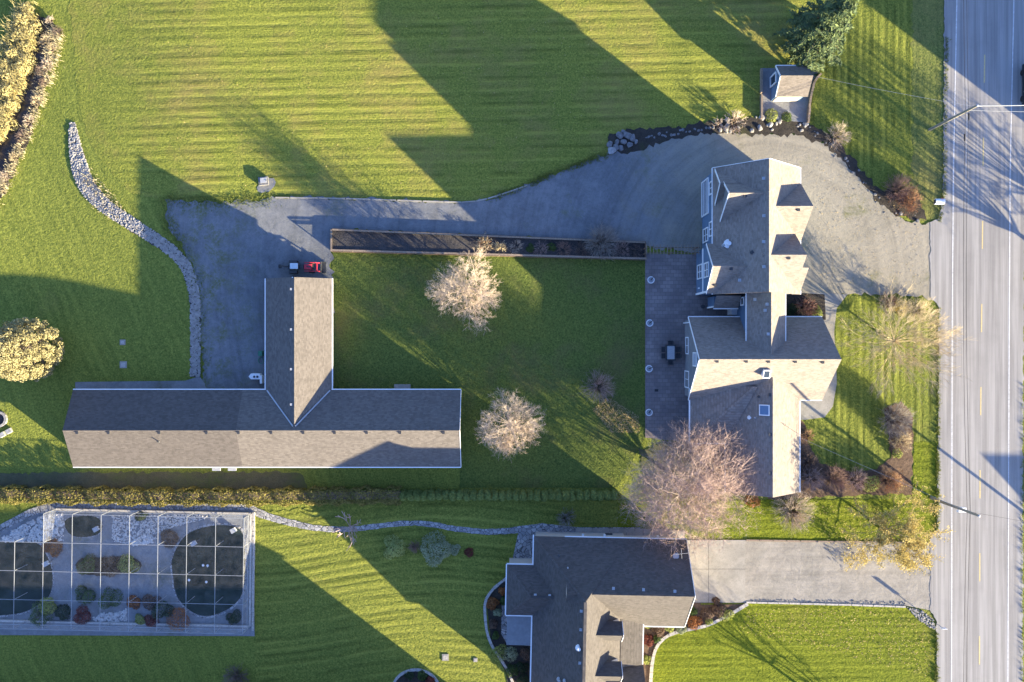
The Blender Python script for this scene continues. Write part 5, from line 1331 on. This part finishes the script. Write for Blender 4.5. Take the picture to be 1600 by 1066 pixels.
# ------------------------------------------------------------------ at the barn corner
t = thing('hose_reel', 'green hose reel and coiled hose against the barn wing', 'hose reel', G(409, 556)); c = Vector(ORG[t.name])
MB().box(c + Vector((0, .25, .35)), (.5, .62, .6), taper=.85).build('housing', 'green_plastic', t)
b = MB(); ring = [c + Vector((-.05 + .3 * math.cos(a), -.55 + .32 * math.sin(a), .06 + .02 * i / 10)) for i, a in enumerate(np.linspace(0, 9.2, 34))]
for p, q in zip(ring[:-1], ring[1:]): b.tube(p, q, .035, k=6)
b.build('hose', 'green_plastic', t)
t = thing('heat_pump', 'white ridged cabinet with dark vents in the inner barn corner', 'cabinet', G(403, 588)); c = Vector(ORG[t.name])
b = MB(); b.prism([c + Vector(v) for v in ((-.75, 0, .05), (-.5, .33, .05), (.45, .33, .05), (.52, .2, .05), (.52, -.3, .05), (-.5, -.3, .05))], (0, 0, .85)); b.build('housing', 'white_paint', t)
for x in (-.12, .22): MB().lathe(c + Vector((x, -.02, .89)), [(.07, 0), (.13, .02), (.13, .05), (.06, .06)], 14).build('vent', 'dark_metal', t)
MB().box(c + Vector((.66, -.32, .6)), (.22, .9, 1.0)).build('side_panel', 'white_paint', t)

# ------------------------------------------------------------------ field and lawn fittings
t = thing('well_cover', 'square concrete well cover with grey hatch in the field above the gravel', 'well cover', G(413, 284)); c = Vector(ORG[t.name])
MB().box(c + Vector((0, 0, .2)), (1.05, .9, .5), .1).build('block', 'boulder_stone', t); MB().box(c + Vector((.05, .05, .48)), (.7, .55, .08), .1).build('hatch', 'grey_metal', t); MB().box(c + Vector((.35, .05, .54)), (.12, .06, .05), .1).build('handle', 'dark_metal', t)
sheet('bare_patch', [(404, 286), (412, 278), (426, 277), (430, 288), (424, 300), (410, 304), (402, 296)], 'gravel_yard', .045, .2, rounds=1)
for x, y, s_, lab in ((192, 535, .6, 'smaller square paver set in the shaded lawn, upper of two'), (193, 570, .75, 'larger square paver set in the shaded lawn, lower of two'), (696, 1027, .75, 'square concrete cover in the sunny south lawn'), (743, 1031, .45, 'small concrete cover near the bungalow west bed')):
    t = thing('ground_slab', lab, 'slab', G(x, y)); c = Vector(ORG[t.name]); MB().box(c + Vector((0, 0, .04)), (s_, s_, .12)).build('slab', 'concrete', t); MB().box(c + Vector((0, 0, .105)), (s_ * .62, s_ * .62, .02)).build('lid', 'kerb_stone', t)
fp = thing('fire_pit', 'round stone fire pit at the left edge of the shaded lawn', 'fire pit', G(0, 655)); c = Vector(ORG[fp.name])
for i in range(16):
    a = i / 16 * 6.283; MB().box(c + Vector((math.cos(a) * .75, math.sin(a) * .75, .14)), (.3, .26, .3 + .03 * math.sin(i * 3)), a + 1.57).build('stone', 'river_stone', fp)
MB().lathe(c, [(.62, .0), (.6, .05)], 16).build('ash', 'soil', fp)
for x, y, rz, lab in ((5, 679, .5, 'grey square block seat below the fire pit'), (15.5, 673.5, .5, 'pale square block seat beside the fire pit')):
    t = thing('stone_block', lab, 'stone block', G(x, y)); c = Vector(ORG[t.name]); MB().box(c + Vector((0, 0, .16)), (.62, .5, .34), rz, .94).build('block', 'flagstone', t)

# boulders
V0, F0 = ico()
def boulder(x, y, r, lab, grp=None, mat='boulder_stone', flat=.65):
    g = np.array(G(x, y)); bm = bmesh.new(); bmesh.ops.create_icosphere(bm, subdivisions=2, radius=1); V = np.array([v.co[:] for v in bm.verts]); F = [tuple(v.index for v in f.verts) for f in bm.faces]; bm.free()
    a = random.uniform(0, 6); k = RNG.normal(size=(4, 3)); V = V * (1 + .16 * np.sin(V @ k.T * 1.6).sum(1, keepdims=True) / 1.6); V = np.clip(V, -.86, .86)
    V = V * np.array([r * random.uniform(.95, 1.3), r * random.uniform(.75, 1), r * flat]); R = np.array([[math.cos(a), -math.sin(a), 0], [math.sin(a), math.cos(a), 0], [0, 0, 1]])
    o = add_mesh('boulder', V @ R.T + g + np.array([0, 0, r * .3]), F, mat, None, g); return tag(o, lab, 'boulder', grp)
boulder(952, 226, .42, 'pale blue grey boulder at the left tip of the rock pile', 'boulders in the rock pile'); boulder(957, 236, .5, 'roundest boulder with a hollow top at the bottom of the rock pile', 'boulders in the rock pile', 'flagstone')
for x, y, r in ((974, 206, .25), (968, 212, .4), (980, 212, .5), (988, 217, .45), (974, 222, .4), (984, 226, .35), (964, 222, .35), (994, 222, .3), (970, 232, .3), (962, 230, .4)): boulder(x, y, r, 'dark grey boulder heaped in the rock pile at the field edge', 'dark boulders heaped at the field edge')
for i in range(30):
    x = random.uniform(1122, 1266); y = 199 + random.gauss(0, 4.5) - (3 if 1150 < x < 1250 else 0)
    boulder(x, y, random.choice((.12, .16, .2, .26, .34)), 'pale stone in the rock edging below the garden shed', 'pale rocks edging the gravel below the shed', 'river_stone')
for i in range(34):
    t_ = i / 33; pts = [(1268, 204), (1295, 226), (1325, 256), (1350, 290), (1372, 316), (1405, 338), (1440, 346)]; k = t_ * 6; j = min(5, int(k)); f = k - j
    boulder(pts[j][0] * (1 - f) + pts[j + 1][0] * f + random.gauss(0, 5), pts[j][1] * (1 - f) + pts[j + 1][1] * f + random.gauss(0, 5), random.choice((.09, .12, .16, .22)), 'small grey rock lining the curve of the front drive', 'small rocks lining the drive curve', 'boulder_stone')
for i in range(22): boulder(1008 + i * 5 + random.uniform(-2, 2), 215 - i * .75 + random.uniform(-3, 3), random.uniform(.10, .2), 'small dark rock between the rock pile and the pale rocks', 'small dark rocks at the field edge')
stones('pale_rocks', [(1416, 948), (1440, 954), (1458, 968), (1464, 985), (1452, 980), (1434, 968)], 260, .05, .11, 'river_stone', 'pale pebbles in the drive corner by the road sign', .03)
stones('edge_stones', [(1170, 936), (1300, 938), (1415, 940), (1415, 945), (1300, 943), (1170, 940.5)], 260, .03, .08, 'boulder_stone', 'loose stones along the lower edge of the gravel driveway', .06)

# ------------------------------------------------------------------ road side things
def pole(px, py, h, lab, arms):
    g = G(px, py); t = thing('utility_pole', lab, 'utility pole', g); MB().tube(g - Vector((0, 0, .2)), g + Vector((0, 0, h)), .17, .12, 12).build('pole', 'pole_wood', t)
    MB().lathe(g + Vector((0, 0, h - .02)), [(.125, 0), (.13, .05), (.05, .09)], 12).build('cap', 'grey_metal', t); return t, g
p1, g1 = pole(1452, 203, 9.3, 'upper wooden utility pole leaning over the road in view', 0)
b = MB(); b.bar(g1 + Vector((-.1, 0, 8.9)), g1 + Vector((.7, .02, 9.1)), .07); b.tube(g1 + Vector((.1, 0, 9.05)), g1 + Vector((.1, 0, 9.35)), .06); b.build('bracket', 'grey_metal', p1)
p2, g2 = pole(1454.5, 778, 9.3, 'lower wooden utility pole with a pale metal box near the driveway', 0)
MB().box(g2 + Vector((.35, -.18, 5.5)), (.8, .5, .5)).build('metal_box', 'white_paint', p2); MB().bar(g2 + Vector((-.05, 0, 5.5)), g2 + Vector((.3, -.1, 5.5)), .06).build('bracket', 'grey_metal', p2)
for lab, x, y in (('bare pole beyond the road', 1640, 831),):
    pole(x, y, 10, lab, 0)
def cable(lab, pts, sag, r, mat='black_rubber', grp=None, splice=None):
    A = [Vector(p) for p in pts]; mb = MB(); 
    for a, b in zip(A[:-1], A[1:]):
        prev = a
        for i in range(1, 15):
            f = i / 14; q = a.lerp(b, f) - Vector((0, 0, 4 * sag * f * (1 - f))); mb.tube(prev, q, r, k=5); prev = q
    o = thing('power_cable', lab, 'cable', A[0], grp); mb.build('wire', mat, o)
    if splice is not None: 
        s = Vector(splice); MB().tube(s + Vector((0, .35, 0)), s - Vector((0, .35, 0)), .09, .07).build('splice_box', mat, o)
    return o
wa = lambda dx, h: [Vector((gx(1455) + dx, gy(-371), h)), Vector((g1.x + dx, g1.y, h)), Vector((g2.x + dx, g2.y, h)), Vector((gx(1452) + dx, gy(1352), h))]
cable('left one of two black cables strung along the road between the poles', wa(.05, 7.1), .55, .022, splice=(g1.x + .08, g1.y - 2.6, 6.9)); cable('right one of two black cables strung along the road between the poles', wa(.2, 7.4), .55, .022, splice=(g1.x + .25, g1.y - .6, 7.35))
cable('pale service wire from the upper pole towards the shed', [g1 + Vector((0, 0, 8.9)), P(1276, 120, 4.2)], .25, .012, 'grey_metal')
cable('thick pale cable crossing the road from the upper pole top', [g1 + Vector((.1, 0, 9.2)), g1 + Vector((25, .6, 9.6))], .5, .05, 'alu_frame')
cable('thin pale cable crossing the road below the thick one', [g1 + Vector((.1, 0, 7.6)), g1 + Vector((25, -.3, 7.8))], .4, .02, 'alu_frame')
cable('pale service wire from the lower pole to the farmhouse', [g2 + Vector((0, 0, 7.0)), P(1250, 684, 3.4)], .3, .012, 'alu_frame')
cable('thin dark wire crossing the road from the lower pole', [g2 + Vector((0, 0, 7.2)), g2 + Vector((25, -4.5, 7.6))], .5, .012)

mbx = thing('mailbox', 'white mailbox on a post at the mouth of the front drive', 'mailbox', G(1459, 318)); c = Vector(ORG[mbx.name])
MB().bar(c, c + Vector((0, 0, 1.0)), .1).build('post', 'timber', mbx)
b = MB(); pr = [(-.3, 1.0), (-.3, 1.28)] + [(-.3 * math.cos(a), 1.28 + .24 * math.sin(a)) for a in np.linspace(.4, 2.74, 6)] + [(.3, 1.28), (.3, 1.0)]
b.prism([c + Vector((-.5, y, z)) for y, z in pr], (1.0, 0, 0)); b.build('box', 'white_paint', mbx)
MB().box(c + Vector((-.53, 0, 1.22)), (.05, .42, .36)).build('door', 'dark_metal', mbx); MB().box(c + Vector((.2, .33, 1.45)), (.2, .03, .14)).build('flag', 'red_paint', mbx)
sg = thing('road_sign', 'white edged sign paddle on a thin post at the lower drive corner', 'sign', G(1463, 974.5)); c = Vector(ORG[sg.name])
MB().tube(c, c + Vector((0, 0, 1.7)), .04).build('post', 'grey_metal', sg); MB().box(c + Vector((.03, 0, 1.45)), (.55, .05, .65)).build('panel', 'white_paint', sg)

# dark car at the right edge of the frame
car = thing('parked_car', 'black car cut by the right edge of the picture in the shade', 'car', (*G(1606, 136).xy, .09)); c = Vector(ORG[car.name])
def K(x, y, z): return c + Vector((x, y, z))
b = MB(); sec = [(-2.3, .35), (-2.3, .72), (-2.1, .86), (-1.2, .95), (1.2, .98), (2.15, .95), (2.32, .7), (2.32, .35)]
b.prism([K(-.9, y, z) for y, z in sec], (1.8, 0, 0)); b.build('body', 'car_paint', car)
b = MB(); n = 0
lo_ = [(-.82, -1.25, .95), (.82, -1.25, .95), (.82, 2.0, .97), (-.82, 2.0, .97)]; hi_ = [(-.66, -.45, 1.52), (.66, -.45, 1.52), (.66, 1.45, 1.54), (-.66, 1.45, 1.54)]
b.v = [tuple(K(*p)) for p in lo_ + hi_]; b.f = [(3, 2, 1, 0), (4, 5, 6, 7)] + [(i, (i + 1) % 4, 4 + (i + 1) % 4, 4 + i) for i in range(4)]; b.build('cabin', 'glass', car)
MB().box(K(0, .5, 1.56), (1.28, 1.75, .05)).build('roof', 'car_paint', car)
for s in (-1, 1):
    MB().bar(K(s * .58, -.3, 1.62), K(s * .58, 1.3, 1.62), .05).build('roof_rail', 'grey_metal', car); MB().box(K(s * .98, -.85, 1.0), (.22, .12, .16)).build('mirror', 'grey_metal', car)
    MB().box(K(s * .66, -2.26, .66), (.36, .12, .16)).build('headlight', 'alu_frame', car); MB().box(K(s * .7, 2.28, .74), (.3, .1, .16)).build('tail_light', 'red_paint', car)
    for y in (-1.45, 1.45):
        t = MB().lathe((0, 0, 0), [(.2, -.11), (.33, -.11), (.34, 0), (.33, .11), (.2, .11)], 16); R = Matrix.Rotation(math.pi / 2, 3, 'Y'); t.v = [tuple(R @ Vector(v) + K(s * .82, y, .34)) for v in t.v]; w_ = t.build('wheel', 'black_rubber', car)
        t = MB().lathe((0, 0, 0), [(.2, -.1), (.2, .115)], 12); t.v = [tuple(R @ Vector(v) + K(s * .82, y, .34)) for v in t.v]; t.build('rim', 'grey_metal', w_)

# leaves and twigs lying on the grass
def litter(poly, n, lab, mat='leaf_litter', s=.13):
    pts = scatter(poly, n); C = np.array([list(G(x, y) + Vector((0, 0, .10))) for x, y in pts]); N = np.tile([0, 0, 1.0], (len(C), 1)) + RNG.normal(0, .35, (len(C), 3))
    tag(leaf_mesh('fallen_leaves', C, N, s, s * .7, mat), lab, 'leaves', kind='stuff')
litter([(1165, 950), (1400, 952), (1455, 990), (1455, 1060), (1300, 1020), (1150, 985)], 900, 'pale fallen leaves scattered over the lower lawn')
litter([(1250, 790), (1450, 790), (1455, 900), (1300, 870)], 700, 'yellow fallen leaves under the tree at the driveway mouth', 'leaf_yellow', .12)
litter([(950, 620), (998, 650), (1000, 676), (955, 676), (925, 640)], 1700, 'rust coloured leaf litter on the courtyard lawn near the patio', 'leaf_litter', .12)
litter([(1000, 780), (1190, 780), (1190, 830), (1000, 830)], 300, 'fallen leaves under the widest bare tree')
litter([(180, 20), (1100, 20), (900, 230), (740, 300), (300, 290)], 500, 'scattered pale leaves on the mown field', 'leaf_litter', .12)
litter([(1270, 230), (1440, 350), (1450, 450), (1280, 450)], 300, 'pale leaves blown over the gravel in front of the farmhouse', 'leaf_litter', .11)
